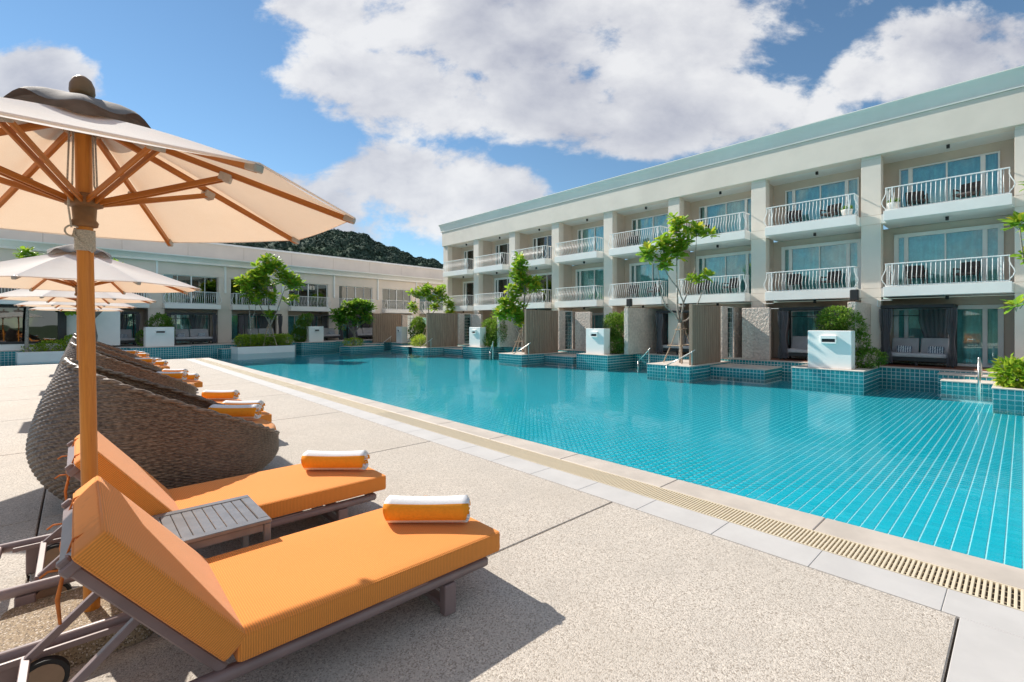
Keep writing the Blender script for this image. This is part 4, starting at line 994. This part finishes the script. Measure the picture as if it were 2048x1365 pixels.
# ------------------------------------------------------------------ curtained cabanas
def cabana(name, label, loc, rz, W=2.3, D=1.25, H=2.12, seats=2, group='curtained day-bed cabanas'):
    """local: front faces -y, x along the wall"""
    root = thing(name, label, 'cabana', loc, rz, group)
    for x in (0, W):
        for y in (0, D):
            p = MB(); p.box(x - .035, x + .035, y - .035, y + .035, 0, H, .004); p.build('post', M['black'], root)
    p = MB(); p.box(-.05, W + .05, -.05, .05, H + .001, H + .09, .004); p.box(-.05, W + .05, D - .05, D + .05, H + .001, H + .09, .004); p.box(-.05, .05, .051, D - .051, H + .001, H + .09); p.box(W - .05, W + .05, .051, D - .051, H + .001, H + .09)
    p.box(.04, W - .04, D - .02, D + .02, H - .28, H - .255); p.build('top_frame', M['black'], root)
    p = MB(); p.box(-.06, W + .06, -.06, D + .06, H + .092, H + .11); p.build('roof_cloth', M['black'], root)
    def curt(x, y, dx, dy, pinch, w):
        c = MB(); n = 26; m = 12; vs = []; fs = []
        for j in range(m + 1):
            z = .06 + (H - .08) * j / m; f = 1 - pinch * math.exp(-((z - .95) / .42) ** 2)
            for i in range(n + 1):
                u = (i / n - .5) * w * f; v = .05 * f * math.sin(i * 1.7 + j * .2)
                vs.append((x + dx * u - dy * v, y + dy * u + dx * v, z))
        for j in range(m):
            for i in range(n): a = j * (n + 1) + i; fs.append((a, a + 1, a + n + 2, a + n + 1))
        c.add(vs, fs); c.build('curtain', M['voile'], root, True)
    curt(.10, -.02, 1, 0, .5, .42); curt(W - .02, -.03, 1, 0, .5, .30); curt(W + .02, .2, 0, 1, .4, .5); curt(0, D * .5, 0, 1, .3, .9); curt(W * .72, D - .06, 1, 0, .3, 1.0)
    p = MB(); p.box(.06, W - .06, .0, D - .05, .16, .30, .01); 
    for x in (.12, W / 2, W - .12): p.box(x - .04, x + .04, .05, .12, 0, .159)
    p.build('bed_frame', M['black'], root)
    c = rbox(W - .18, D - .12, .15, .05, 8, .012, .006, 5); o = c.build('seat_cushion', M['seat_grey'], root, True, loc=(W / 2, D / 2 - .02, .378))
    for k in range(seats):
        w = (W - .24) / seats
        c = rbox(w - .05, .13, .62, .05, 8, 0, .004, 6 + k); c.build('back_cushion', M['seat_grey'], root, True, loc=(.12 + w * (k + .5), D - .30, .70), rot=(R(-18), 0, 0))
    return root
def pillow(loc, rz, label, tilt=-25):
    c = rbox(.46, .12, .32, .055, 8, 0, .01, 3); me = c.mesh('pillow', M['pillow'], True)
    return ob('pillow', me, None, loc, (R(tilt), 0, rz), None, label, 'pillow', 'striped pillows on the cabana sofas')
CR = -math.pi / 2
cabana('cabana', 'black curtained cabana with grey double sofa on the nearest terrace at right', (22.45, 3.62, .062), CR, 1.95)
pillow((22.98, 3.05, .62), CR, 'striped blue and white pillow, left one on the nearest cabana sofa at right'); pillow((22.98, 2.15, .62), CR, 'striped blue and white pillow, right one on the nearest cabana sofa at right')
cabana('cabana', 'black curtained cabana half hidden behind the nearest fountain box at right', (22.3, 7.1, .062), CR, 2.0)
cabana('cabana', 'black curtained cabana behind the sparse tree in front of the hotel', (22.2, 12.9, .04), CR, 2.1)
cabana('cabana', 'dark curtained cabana behind the far screen at the right corner', (22.3, 22.9, .04), CR, 2.1)
for (s, lb, pil) in ((-14.2, 'dark cabana with grey sofa left of the far left fountain box', 1), (-9.9, 'dark cabana with grey sofa right of the far left fountain box', 1), (-5.4, 'dark cabana with grey sofa behind the planter island', 1),
                     (-.3, 'dark cabana right of the conical shrub in the low wing', 1), (3.5, 'dark cabana behind the bushy tree in the low wing', 0)):
    q = Lw(s, .9, ZT + .04); cabana('cabana', lb, q, LRZ, 2.6, 1.2, 2.0)
    if pil:
        for f, w in ((.28, 'left'), (.75, 'right')):
            pillow(Lw(s + 2.6 * f, .33, ZT + .6), LRZ, w + ' pillow in the ' + lb.replace('with grey sofa ', ''))

# ------------------------------------------------------------------ balcony chairs and pots
def chair_kit():
    root = thing('balcony_chair', 'x', 'chair', (0, 0, 0), 0, 'dark woven balcony chairs')
    p = rbox(.54, .52, .08, .03, 4); p.build('seat', M['chair'], root, True, loc=(0, 0, .40))
    p = rbox(.56, .07, .46, .03, 4); p.build('backrest', M['chair'], root, True, loc=(0, .25, .62), rot=(R(-10), 0, 0))
    for x in (-.24, .24):
        p = rbox(.05, .5, .05, .02, 4); p.build('armrest', M['chair'], root, True, loc=(x, 0, .60))
        for y in (-.22, .22):
            p = MB(); p.box(x - .02, x + .02, y - .02, y + .02, 0, .40 if y > 0 else .58, .004); p.build('leg', M['chair'], root)
    return root
CH = chair_kit(); first = True
ordn = ['nearest', 'second', 'third', 'fourth', 'fifth']
for bi in range(1, 5):
    lo, hi = CY[bi] + CWID, CY[bi + 1]
    for fl_, z in ((0, Z1), (1, Z2)):
        for k, f in enumerate((.28, .66)):
            y = hi - (hi - lo) * f; lb = 'dark woven chair on the %s balcony, %s bay from the right, %s one' % ('top' if fl_ else 'middle-floor', ordn[bi - 1], 'left' if k == 0 else 'right')
            if bi > 2 and k == 1 and fl_ == 1: continue
            o = CH if first else dup(CH, (0, 0, 0)); first = False
            o.location = (23.2, y, z + .002); o.rotation_euler = (0, 0, CR + (.35 if k == 0 else -.35)); o['label'] = lb
for (y, z, lb) in ((3.3, Z2, 'white potted plant at the left end of the nearest top balcony'), (4.75, Z2, 'white pot at the right end of the second top balcony from the right')):
    r_ = thing('plant_pot', lb, 'pot', (22.5, y, z), 0)
    p = MB(); p.lathe([(0, 0), (.13, 0), (.19, .30), (.20, .34), (.17, .34), (.15, .30), (0, .29)], 18); p.build('pot', M['pot'], r_, True)
    p = MB(); rr = random.Random(5)
    for i in range(60): leaf_quad(p, Vector((rr.uniform(-.1, .1), rr.uniform(-.1, .1), .3)), Vector((rr.uniform(-1, 1), rr.uniform(-1, 1), rr.uniform(.4, 1.6))), Vector((0, 0, 1)), .24, .06)
    p.build('leaves', M['bush'], r_)
sp = thing('loudspeaker', 'black loudspeaker on top of the nearest stucco privacy wall', 'loudspeaker', (20.75, 4.15, 2.38)); p = MB(); p.box(-.11, .11, -.13, .13, .06, .46, .03); p.build('cabinet', M['black'], sp); p = MB(); p.tube([(0, 0, 0), (0, 0, .06)], .02, 8); p.build('bracket', M['black'], sp)
sp = thing('loudspeaker', 'black loudspeaker on the stucco wall behind the second fountain box', 'loudspeaker', (20.7, 13.62, 2.42)); p = MB(); p.box(-.11, .11, -.13, .13, .06, .46, .03); p.build('cabinet', M['black'], sp); p = MB(); p.tube([(0, 0, 0), (0, 0, .06)], .02, 8); p.build('bracket', M['black'], sp)

# ------------------------------------------------------------------ wooded hills
def hill(name, label, az0, az1, dist, hfun, seed, nr=90, na=420, crowns=15000):
    rr = random.Random(seed); mb = MB(); vs = []; fs = []
    def H_(a, f): return hfun(a) * math.sin(min(1, f) * math.pi / 2) ** .9
    for j in range(nr + 1):
        f = j / nr
        for i in range(na + 1):
            a = az0 + (az1 - az0) * i / na; rd = dist * (.62 + .75 * f)
            z = -3 + H_(a, f * 1.3) + 1.2 * math.sin(a * 160 + f * 31) * math.sin(f * 70 + a * 40) + rr.uniform(-.5, .5)
            vs.append((math.sin(a) * rd, math.cos(a) * rd, z))
    for j in range(nr):
        for i in range(na): k = j * (na + 1) + i; fs.append((k, k + 1, k + na + 2, k + na + 1))
    mb.add(vs, fs); o = mb.build(name, M['hill'], None, True, kind='structure', label=label)
    cr = MB()                                        # tree crowns: small ragged lumps of leaf-sized facets
    for _ in range(crowns):
        a = rr.uniform(az0, az1); f = rr.uniform(.05, .80) if rr.random() < .75 else rr.uniform(.66, .82); rd = dist * (.62 + .75 * f)
        c0 = Vector((math.sin(a) * rd, math.cos(a) * rd, -3 + H_(a, f * 1.3) + .6)); r0 = rr.uniform(.5, 1.3) * dist / 250
        for q in range(9):
            v = Vector((rr.gauss(0, 1), rr.gauss(0, 1), abs(rr.gauss(0, 1)) + .1)).normalized(); p = c0 + v * r0 * rr.uniform(.6, 1.05)
            s = Vector((rr.gauss(0, 1), rr.gauss(0, 1), rr.gauss(0, 1))).normalized(); s2 = v.cross(s).normalized(); e = r0 * rr.uniform(.4, .8)
            cr.add([p - s2 * e, p + v.cross(s2) * e, p + s2 * e + v * e * .3], [(0, 1, 2)])
    cr.build('treetops', M['hill'], o, kind='stuff')
    return o
def hz(u):                                            # ridge height by picture bearing u (px)
    pts = [(-400, 30), (200, 36), (430, 42), (560, 46.5), (640, 49.5), (690, 51.5), (730, 49.5), (790, 43.5), (840, 39.5), (885, 36.5), (960, 30), (1200, 22), (1600, 14), (2400, 8)]
    for (x0, y0), (x1, y1) in zip(pts[:-1], pts[1:]):
        if x0 <= u <= x1: return y0 + (y1 - y0) * (u - x0) / (x1 - x0)
    return pts[0][1] if u < pts[0][0] else pts[-1][1]
def ridge(a):
    t = math.tan(a - TH) if abs(a - TH) < 1.3 else 9
    k = 250 / math.cos(a - TH) / 250 if abs(a - TH) < 1.2 else 2
    return (hz(1024 + 942 * t) + 3) * k * 1.02 + .8 * math.sin(a * 90) + .5 * math.sin(a * 230)
hill('hill', 'dark green wooded hill behind the low wing', R(-6), R(52), 262, ridge, 5)
def ridge2(a): return 46 + 16 * math.sin(a * 2.3 + 1) + 8 * math.sin(a * 7) + 3 * math.sin(a * 19)
hill('hill', 'distant wooded ridge across the resort', R(180), R(330), 420, ridge2, 6, 40, 260, 2500)
# ------------------------------------------------------------------ parasols
def parasol(label, loc, zr, Rr=1.32, tilt=0.0):
    root = thing('parasol', label, 'parasol', loc, 0, 'ivory parasols in a row along the deck')
    root.rotation_euler = (0, tilt, 0)
    za = zr + .46; ph = R(22.5); N = 8
    def rim(k): a = ph + k * math.pi / 4; return Vector((Rr * math.cos(a), Rr * math.sin(a), zr))
    apex = Vector((0, 0, za))
    c = MB(); n = 10
    for k in range(N):                                   # eight panels, slightly sagging, straight hem
        A, B = rim(k), rim(k + 1); vs = []; fs = []
        for j in range(n + 1):
            f = .12 + .88 * j / n
            for i in range(n + 1):
                u = i / n; e = A.lerp(B, u); p = apex.lerp(e, f)
                p = p + Vector((0, 0, -.035 * math.sin(math.pi * u) * math.sin(math.pi * f * .9) + .018 * math.sin(math.pi * f)))
                vs.append(p)
        for j in range(n):
            for i in range(n): a = j * (n + 1) + i; fs.append((a, a + n + 1, a + n + 2, a + 1))
        c.add(vs, fs)
        h = []
        hem = MB()
    can = c.build('canopy', M['canopy'], root, True); weld(can, .0005); shade_auto(can, 14)
    hm = MB()
    for k in range(N):
        A, B = rim(k), rim(k + 1)
        o_ = ((A + B) / 2).normalized(); o_.z = 0; A2, B2 = A - Vector((0, 0, .03)), B - Vector((0, 0, .03))
        m1 = [A.lerp(B, i / 8) + Vector((0, 0, .001)) for i in range(9)]
        hm.tube(m1, .006, 5)
    hm.build('hem', M['canopy'], can)
    # vent cap with a wavy edge
    v = MB(); ns = 64; prof = [(.02, za + .075), (.12, za + .050), (.22, za + .010), (.285, za - .030), (.31, za - .052)]
    vs = []; fs = []
    for (r, z) in prof:
        for i in range(ns):
            a = 2 * math.pi * i / ns; w = (r / .31) ** 2
            vs.append((r * math.cos(a) * (1 + .03 * w * math.cos(8 * (a - ph))), r * math.sin(a) * (1 + .03 * w * math.cos(8 * (a - ph))), z + .022 * w * math.cos(8 * (a - ph) + math.pi) + .012 * w * math.sin(5 * a)))
    for j in range(len(prof) - 1):
        for i in range(ns): a, b = j * ns + i, j * ns + (i + 1) % ns; fs.append((a, a + ns, b + ns, b))
    v.add(vs, fs); v.build('vent_cap', M['cap'], root, True)
    f = MB(); f.lathe([(.0, za + .075), (.045, za + .08), (.052, za + .10), (.050, za + .135), (.038, za + .165), (.018, za + .182), (0, za + .186)], 20); f.build('finial', M['hubwood'], root, True)
    p = MB(); p.tube([(0, 0, .1), (0, 0, za - .03)], .034, 20); shade_auto(p.build('pole', M['teak'], root))
    zh = zr - .02
    h = MB(); h.lathe([(.035, zh - .11), (.052, zh - .105), (.056, zh - .085), (.046, zh - .07), (.050, zh - .01), (.075, zh + .0), (.078, zh + .045), (.055, zh + .05), (.05, zh + .06), (.035, zh + .065)], 24); shade_auto(h.build('runner', M['hubwood'], root), 50)
    h = MB(); h.lathe([(.035, za - .12), (.075, za - .11), (.08, za - .06), (.035, za - .04)], 20); h.build('crown_hub', M['hubwood'], root, True)
    for k in range(N):
        B = rim(k); d = (B - apex); A = apex + d * .05 - Vector((0, 0, .03)); E_ = apex + d * .985 - Vector((0, 0, .022))
        L = (E_ - A).length; u = (E_ - A).normalized(); ang = math.atan2(u.y, u.x); el = math.asin(u.z)
        r = MB(); r.box(0, L, -.011, .011, -.016, .016, .003); o = r.build('rib', M['teak_x'], root, loc=A, rot=(0, -el, ang))
        J = A.lerp(E_, .46) - Vector((0, 0, .03)); S_ = Vector((.068 * math.cos(ang), .068 * math.sin(ang), zh + .02)); w = (J - S_); Ls = w.length; w.normalize(); el2 = math.asin(w.z)
        for sd in (-1, 1):
            s = MB(); s.box(0, Ls, sd * .017 - .006, sd * .017 + .006, -.014, .014, .002); s.build('strut', M['teak_x'], root, loc=S_, rot=(0, -el2, ang))
        s = MB(); s.box(-.03, .03, -.027, .027, -.02, .024, .004); s.build('bracket', M['bracket'], root, loc=J, rot=(0, -el, ang))
        s = MB(); s.box(-.05, .022, -.02, .02, -.014, .02, .006); s.build('rib_end_cap', M['bracket'], root, loc=E_, rot=(0, -el, ang))
    return root
def rope_for(root, zr):
    zh = zr - .02; r = MB(); pts = []
    for i in range(14 * 16): a = 2 * math.pi * i / 16; pts.append((.0385 * math.cos(a), .0385 * math.sin(a), zh - .125 - .0075 * i / 16))
    r.tube(pts, .0042, 6)
    r.tube([(-.037, -.018, zh - .12), (-.042, -.02, zh - .15), (-.02, -.042, zh - .19), (.03, -.035, zh - .23)], .005, 6)
    r.tube([(-.037, -.010, zh - .12), (-.045, -.012, zh - .155), (-.02, -.044, zh - .2), (.03, -.037, zh - .24)], .005, 6)
    lp_ = [(-.045 - .03 * math.sin(t) , -.02, zh - .135 + .028 * math.cos(t) + .0) for t in [i * .35 for i in range(20)]]
    r.tube(lp_, .0042, 6)
    for (dx, zt) in ((-.05, zr + .38), (-.035, zr + .40), (.035, zr + .40), (.045, zr + .38)):
        r.tube([(dx, -.03, zt), (dx * 1.25 if dx < 0 else dx * 1.1, -.045, zh + .1), ((-.06 if dx < 0 else .05), -.05, zh - .02 if dx < 0 else zh + .06)] + ([(-.05, -.03, zh - .12)] if dx < 0 else []), .0042, 6)
    r.build('rope', M['rope'], root, True)
def pbase(root, dx=0):
    b = MB(); n = 8; pts = []
    for (cx, cy, a0) in ((.2, .2, 0), (-.2, .2, 90), (-.2, -.2, 180), (.2, -.2, 270)):
        for i in range(n + 1): a = R(a0 + 90 * i / n); pts.append((cx + .09 * math.cos(a), cy + .09 * math.sin(a)))
    b.prism(pts, 0, .125); return b.build('base', M['stone_base'], root, loc=(dx, .02, .001))
PITCH = 4.88
u1 = parasol('nearest ivory parasol with teak ribs, over the two front sun loungers', (.055, 3.27, 0), 2.225, tilt=R(-.8)); rope_for(u1, 2.225); pbase(u1, -.05)
u2 = parasol('second parasol in the row, just behind the nearest pole', (.02, 8.2, 0), 2.085); pbase(u2)
for k, lb in ((2, 'third parasol in the row along the deck'), (3, 'fourth parasol in the row along the deck'), (4, 'fifth and farthest parasol in the row along the deck')):
    dup(u2, (.02, 8.2 + PITCH * (k - 1), 0), None, lb)
# ------------------------------------------------------------------ sun loungers (local: +x foot end, origin on the ground at head corner line y=0 centre)
SEATZ, CT = .242, .115
def lounger():
    root = thing('sun_lounger', 'x', 'sun lounger', (0, 0, 0), 0, 'orange sun loungers in a row along the deck')
    W = .80; hy = W / 2 - .03
    fm = M['frame_mauve']
    for sy in (-1, 1):
        p = MB(); p.box(-.38, 1.79, sy * hy - .022, sy * hy + .022, .168, .222, .014); shade_auto(p.build('side_rail', fm, root), 50)
        p = MB(); p.box(-.30, 1.66, sy * (hy - .05) - .008, sy * (hy - .05) + .008, .172, .198, .002); p.build('inner_ledge', fm, root)
        # front leg: post, foot bar
        p = MB(); p.box(1.47, 1.545, sy * hy - .028, sy * hy + .028, 0, .1675, .005); p.build('leg', fm, root)
        p = MB(); p.box(-.245, -.165, sy * hy - .024, sy * hy + .024, .0, .1675, .005); p.build('leg', fm, root)
        w = MB(); w.tube([(0, -.018, 0), (0, .018, 0)], .085, 26); wh = shade_auto(w.build('wheel', M['rubber'], root, loc=(-.11, sy * (hy - .075), .088)), 50)
        w = MB(); w.tube([(0, -.02, 0), (0, .02, 0)], .068, 24); shade_auto(w.build('hub', M['hub'], wh), 50)
    p = MB(); p.box(1.48, 1.535, -hy + .03, hy - .03, .02, .055, .004); p.box(1.48, 1.535, -hy + .03, hy - .03, .12, .16, .004); p.build('foot_bar', fm, root)
    p = MB(); p.box(1.752, 1.785, -hy + .023, hy - .023, .172, .218, .006); p.box(-.375, -.345, -hy + .023, hy - .023, .172, .218, .006); p.build('end_rail', fm, root)
    for i in range(9):
        p = MB(); x = .56 + i * .135; p.box(x, x + .09, -hy + .03, hy - .03, .223, .2385, .003); p.build('slat', fm, root)
    # back panel, hinged above the rails, rising to the head
    hx, hz_ = .435, .245; an = R(51.5); ux, uz = -math.cos(an), math.sin(an)
    nx, nz = math.sin(an), math.cos(an)
    BL = .74
    def bk(l, t): return (hx + ux * l + nx * t, hz_ + uz * l + nz * t)
    for sy in (-1, 1):
        a, b = bk(-.02, -.022), bk(BL, -.022); p = MB(); p.bar((a[0], sy * (hy - .02), a[1]), (b[0], sy * (hy - .02), b[1]), .035, .04, (nx, 0, nz), 0, .006); p.build('back_rail', fm, root)
        # props under the back
        a, b = bk(.36, -.05), (-.16, .20); p = MB(); p.bar((a[0], sy * (hy - .10), a[1]), (b[0], sy * (hy - .10), b[1]), .03, .03, (0, 1, 0), 0, .003); p.build('prop', fm, root)
    a, b = bk(BL - .04, -.022), bk(BL - .04, -.022); p = MB(); p.bar((a[0], -hy - .01, a[1]), (a[0], hy + .01, a[1]), .040, .055, (nx, 0, nz), 0, .006); p.build('head_rail', fm, root)
    p = MB(); p.bar((-.16, -hy + .08, .20), (-.16, hy - .08, .20), .03, .03, (0, 0, 1), 0, .003); p.build('prop_bar', fm, root)
    for i in range(5):
        a = bk(.06 + i * .13, -.012); p = MB(); p.bar((a[0], -hy + .03, a[1]), (a[0], hy - .03, a[1]), .085, .014, (nx, 0, nz), 0, .002); p.build('slat', fm, root)
    # cushions
    c = rbox(1.40, .83, CT, .022, 26, .005, .0035, 2); o = c.build('seat_cushion', M['orange_top'], root, True, loc=(1.165, 0, SEATZ + CT / 2)); weld(o)
    LB = .72; mid = bk(LB / 2 + .02, CT / 2 + .004)
    c = rbox(LB, .83, CT, .022, 22, .006, .005, 4); o = c.build('back_cushion', M['orange_back'], root, True, loc=(mid[0], 0, mid[1]), rot=(0, an + math.pi, 0)); weld(o)
    o.rotation_euler = (0, -(math.pi - an) , 0)
    bc = o
    sc_ = [c_ for c_ in root.children if c_.name.startswith('seat_cushion')][0]
    for par, lx in ((sc_, 1.40), (bc, LB)):            # sewn seams round the top and bottom edges
        sm = MB()
        for zz in (CT / 2 - .008, -CT / 2 + .008):
            X1, Y1, rr_ = lx / 2 - .006, .415 - .006, .02; pts = []
            for (cx, cy, a0) in ((X1 - rr_, Y1 - rr_, 0), (-X1 + rr_, Y1 - rr_, 90), (-X1 + rr_, -Y1 + rr_, 180), (X1 - rr_, -Y1 + rr_, 270)):
                for i in range(5): a = R(a0 + 22.5 * i); pts.append((cx + rr_ * math.cos(a), cy + rr_ * math.sin(a), zz))
            sm.tube(pts + [pts[0]], .0045, 6)
        sm.build('seam', M['orange_top'], par, True)
    for sy in (-1, 1):
        a = bk(BL - .04, .03)
        t = MB(); y = sy * .26
        t.tube([(a[0] + .02, y, a[1] + .05), (a[0] - .035, y, a[1] + .03), (a[0] - .06, y, a[1] - .05), (a[0] - .055, y + .01, a[1] - .09)], .004, 6)
        t.tube([(a[0] - .058, y, a[1] - .07), (a[0] - .075, y - .02, a[1] - .16), (a[0] - .068, y - .015, a[1] - .25)], [.005, .007, .005], 6)
        t.tube([(a[0] - .058, y, a[1] - .07), (a[0] - .10, y + .03, a[1] - .075), (a[0] - .12, y + .03, a[1] - .09)], .004, 6)
        t.build('tie', M['tie'], root, True)
    return root
L0 = lounger()
def lspot(k, j): return (.10 if k else 0, (2.53 if j == 0 else 3.95) + PITCH * k, 0)
on = ['first', 'second', 'third', 'fourth', 'fifth']
lab = {(0, 0): 'nearest orange sun lounger in the foreground, raised back in parasol shade', (0, 1): 'second orange sun lounger, in front of the nearest wicker pod',
       (1, 0): 'orange sun lounger just behind the nearest wicker pod', (1, 1): 'orange sun lounger just before the second wicker pod'}
def llabel(k, j): return lab.get((k, j), 'orange sun lounger %s the %s parasol in the row' % ('near side of' if j == 0 else 'far side of', on[k]))
for k in range(5):
    for j in range(2):
        o = L0 if (k, j) == (0, 0) else dup(L0, lspot(k, j))
        o.location = lspot(k, j); o['label'] = llabel(k, j)

# ------------------------------------------------------------------ rolled towels
def towel_kit():
    """loose spiral roll, striped white and orange; axis along x"""
    mb = MB(); turns = 3.1; n = 130; L = .50; m = 14
    pts = []
    for i in range(n + 1):
        f = i / n; a = f * turns * 2 * math.pi; r = .018 + .070 * f; pts.append((r * math.cos(-a + .55), r * math.sin(-a + .55), f))
    vs = []; fs = []; mi = []
    for i, (y, z, f) in enumerate(pts):
        for j in range(m + 1):
            x = -L / 2 + L * j / m; sag = 1 - .06 * math.sin(math.pi * j / m); ed = .010 * math.sin(i * .35) if j in (0, m) else 0
            vs.append((x + ed * (1 if j else -1), y * sag, z * sag * .96 - .004 * math.sin(math.pi * j / m)))
    arc = 0; prev = None
    for i in range(n):
        seg = math.dist(pts[i][:2], pts[i + 1][:2]); arc += seg
        a = math.degrees(math.atan2(pts[i][1], pts[i][0])) % 360      # 90 = up, 180 = toward the camera
        st = 1 if (138 < a < 214) or a > 325 or a < 25 else 0
        if i < n * .62: st = 1 - st if int(i / 9) % 2 else st
        for j in range(m):
            k = i * (m + 1) + j; fs.append((k, k + 1, k + m + 2, k + m + 1)); mi.append(st)
    mb.v = vs; mb.f = fs; mb.mi = mi
    return mb.mesh('towel', [M['towel_w'], M['towel_o']], True)
TW = towel_kit()
def towel(loc, rz, label):
    o = ob('rolled_towel', TW, None, loc, (0, 0, rz), None, label, 'towel', 'rolled orange and white towels'); md = o.modifiers.new('thick', 'SOLIDIFY'); md.thickness = .011; md.offset = 0
    return o
for k in range(5):
    for j in range(2):
        x, y, _ = lspot(k, j)
        towel((x + 1.60, y - .02, SEATZ + CT + .087), R(-42), ['rolled striped towel on the nearest sun lounger', 'rolled striped towel on the second sun lounger'][j] if k == 0 else 'rolled striped towel on the lounger %s the %s parasol' % ('near side of' if j == 0 else 'far side of', on[k]))

# ------------------------------------------------------------------ slatted side table
tb = thing('side_table', 'dark grey slatted metal side table between the two front loungers', 'table', (.565, 3.245, 0))
p = MB(); w, dd = .27, .265
p.box(-w, w, -dd, -dd + .055, .438, .46, .004); p.box(-w, w, dd - .055, dd, .438, .46, .004); p.box(-w, -w + .055, -dd + .0555, dd - .0555, .438, .4598, .004); p.box(w - .055, w, -dd + .0555, dd - .0555, .438, .4598, .004); p.build('top_frame', M['table'], tb)
for i in range(8):
    s = MB(); wd = (2 * w - .116) / 8; x = -w + .058 + wd * i; s.box(x + .0018, x + wd - .0018, -dd + .0575, dd - .0575, .443, .456, .002); s.build('slat', M['table'], tb)
for x in (-1, 1):
    for y in (-1, 1):
        p = MB(); p.box(x * (w - .022) - .018, x * (w - .022) + .018, y * (dd - .022) - .018, y * (dd - .022) + .018, 0, .437, .004); p.build('leg', M['table'], tb)
for y in (-1, 1): p = MB(); p.box(-w + .041, w - .041, y * (dd - .022) - .012, y * (dd - .022) + .012, .395, .436, .003); p.box(-w + .041, w - .041, y * (dd - .022) - .01, y * (dd - .022) + .01, .0, .03, .003); p.build('apron', M['table'], tb)
for x in (-1, 1): p = MB(); p.box(x * (w - .022) - .012, x * (w - .022) + .012, -dd + .041, dd - .041, .395, .436, .003); p.build('apron', M['table'], tb)
for k in range(1, 5): dup(tb, (.565, 3.245 + PITCH * k, 0), None, 'dark slatted side table under the %s parasol' % on[k])
tb['group'] = 'slatted side tables'

# ------------------------------------------------------------------ wicker pods
def pod_mesh():
    """egg-shaped basket cut by a sloping plane; the weave is real relief"""
    NS, NR = 104, 62                                    # stakes round, rows up
    Rx, Ry = .97, .93
    def rim_z(c): return .37 + (1.27 - .37) * ((1 - c) / 2) ** .74
    def shape(z, c):                                     # radius factor by height; the belly sits lower at the open front
        zp = .27 + .30 * (1 - c) / 2
        if z < zp: return .66 + .34 * math.sin(z / zp * math.pi / 2) ** .8
        return 1.0 - .19 * ((z - zp) / (1.28 - zp)) ** 1.6
    sub, rs = 4, 4; nu = NS * sub; nv = NR * rs
    u = np.arange(nu) / nu * 2 * np.pi; v = np.arange(nv + 1) / nv
    V = np.zeros((nv + 1, nu, 3)); cu = np.cos(u)
    rz_ = np.array([rim_z(c) for c in cu])
    for j in range(nv + 1):
        z = v[j] * 1.28
        zz = np.minimum(z, 99) ; 
        zcol = v[j] * rz_                                # rows crowd where the rim is low
        row = v[j] * NR
        pr = np.sqrt(np.maximum(0, 1 - (2 * (row % 1) - 1) ** 2))
        sgn = 1 - 2 * (int(row) % 2)
        rel = .0095 * pr * np.sin(u * NS / 2) * sgn + .009 * pr
        sh = np.array([shape(a, c) for a, c in zip(zcol, cu)])
        V[j, :, 0] = (Rx * sh + rel) * cu; V[j, :, 1] = (Ry * sh + rel) * np.sin(u); V[j, :, 2] = zcol
        # the back leans a little forward at the top
        V[j, :, 0] += np.where(cu < 0, (-cu) * .06 * (zcol / 1.28) ** 2, 0)
    vs = V.reshape(-1, 3); i0 = np.arange(nv)[:, None] * nu; k = np.arange(nu)[None, :]; k2 = (k + 1) % nu
    F_ = np.stack([i0 + k, i0 + k2, i0 + nu + k2, i0 + nu + k], -1).reshape(-1, 4)
    me = bpy.data.meshes.new('basket'); me.vertices.add(len(vs)); me.vertices.foreach_set('co', vs.ravel()); me.loops.add(F_.size); me.loops.foreach_set('vertex_index', F_.ravel().astype(np.int32)); me.polygons.add(len(F_)); me.polygons.foreach_set('loop_start', np.arange(0, F_.size, 4)); me.materials.append(M['wicker']); me.update(); me.validate()
    me.polygons.foreach_set('use_smooth', [True] * len(me.polygons))
    rim = [Vector(V[nv, i]) for i in range(0, nu, 3)]
    return me, rim
PM, RIM = pod_mesh()
pod = thing('wicker_pod', 'x', 'daybed', (0, 0, 0), 0, 'round brown wicker daybed pods')
ob('basket', PM, pod)
r = MB(); loop = RIM + [RIM[0], RIM[1]]
for k, rad in ((0, .020), (1, .016)):                    # plaited rim
    pts = []
    for i, p in enumerate(loop):
        a = i * 1.05 + k * math.pi; pts.append(p * 1.0 + Vector((0, 0, .012 * math.sin(a))) + Vector((p.x, p.y, 0)).normalized() * .012 * math.cos(a))
    r.tube(pts, rad, 6)
r.build('rim', M['wicker'], pod, True)
c = MB(); prof = [(0, .535), (.70, .530), (.80, .518), (.85, .49), (.86, .45), (.85, .38), (.81, .345), (0, .33)]
c.lathe(prof, 56); o = c.build('cushion', M['orange_pod'], pod, True, loc=(.10, 0, 0)); shade_auto(o, 60)
c = MB(); c.lathe([(.0, .30), (.82, .30), (.80, .33), (0, .33)], 40); c.build('bed_base', M['wicker'], pod)
pl_ = ['nearest brown wicker pod, directly behind the front loungers', 'second brown wicker pod in the row', 'third brown wicker pod in the row', 'fourth brown wicker pod in the row', 'farthest brown wicker pod, at the end of the deck']
for k in range(4):
    o = pod if k == 0 else dup(pod, (0, 0, 0)); o.location = (.65, 5.70 + PITCH * k, .002); o['label'] = pl_[k]
    towel((1.28, 5.90 + PITCH * k, .625), R(-42), 'rolled striped towel on the cushion of the ' + pl_[k].split(',')[0])
for o in list(COL.objects):                              # the last pod label must stay true
    if o.get('label') == pl_[3]: o['label'] = 'fourth and farthest brown wicker pod in the row'
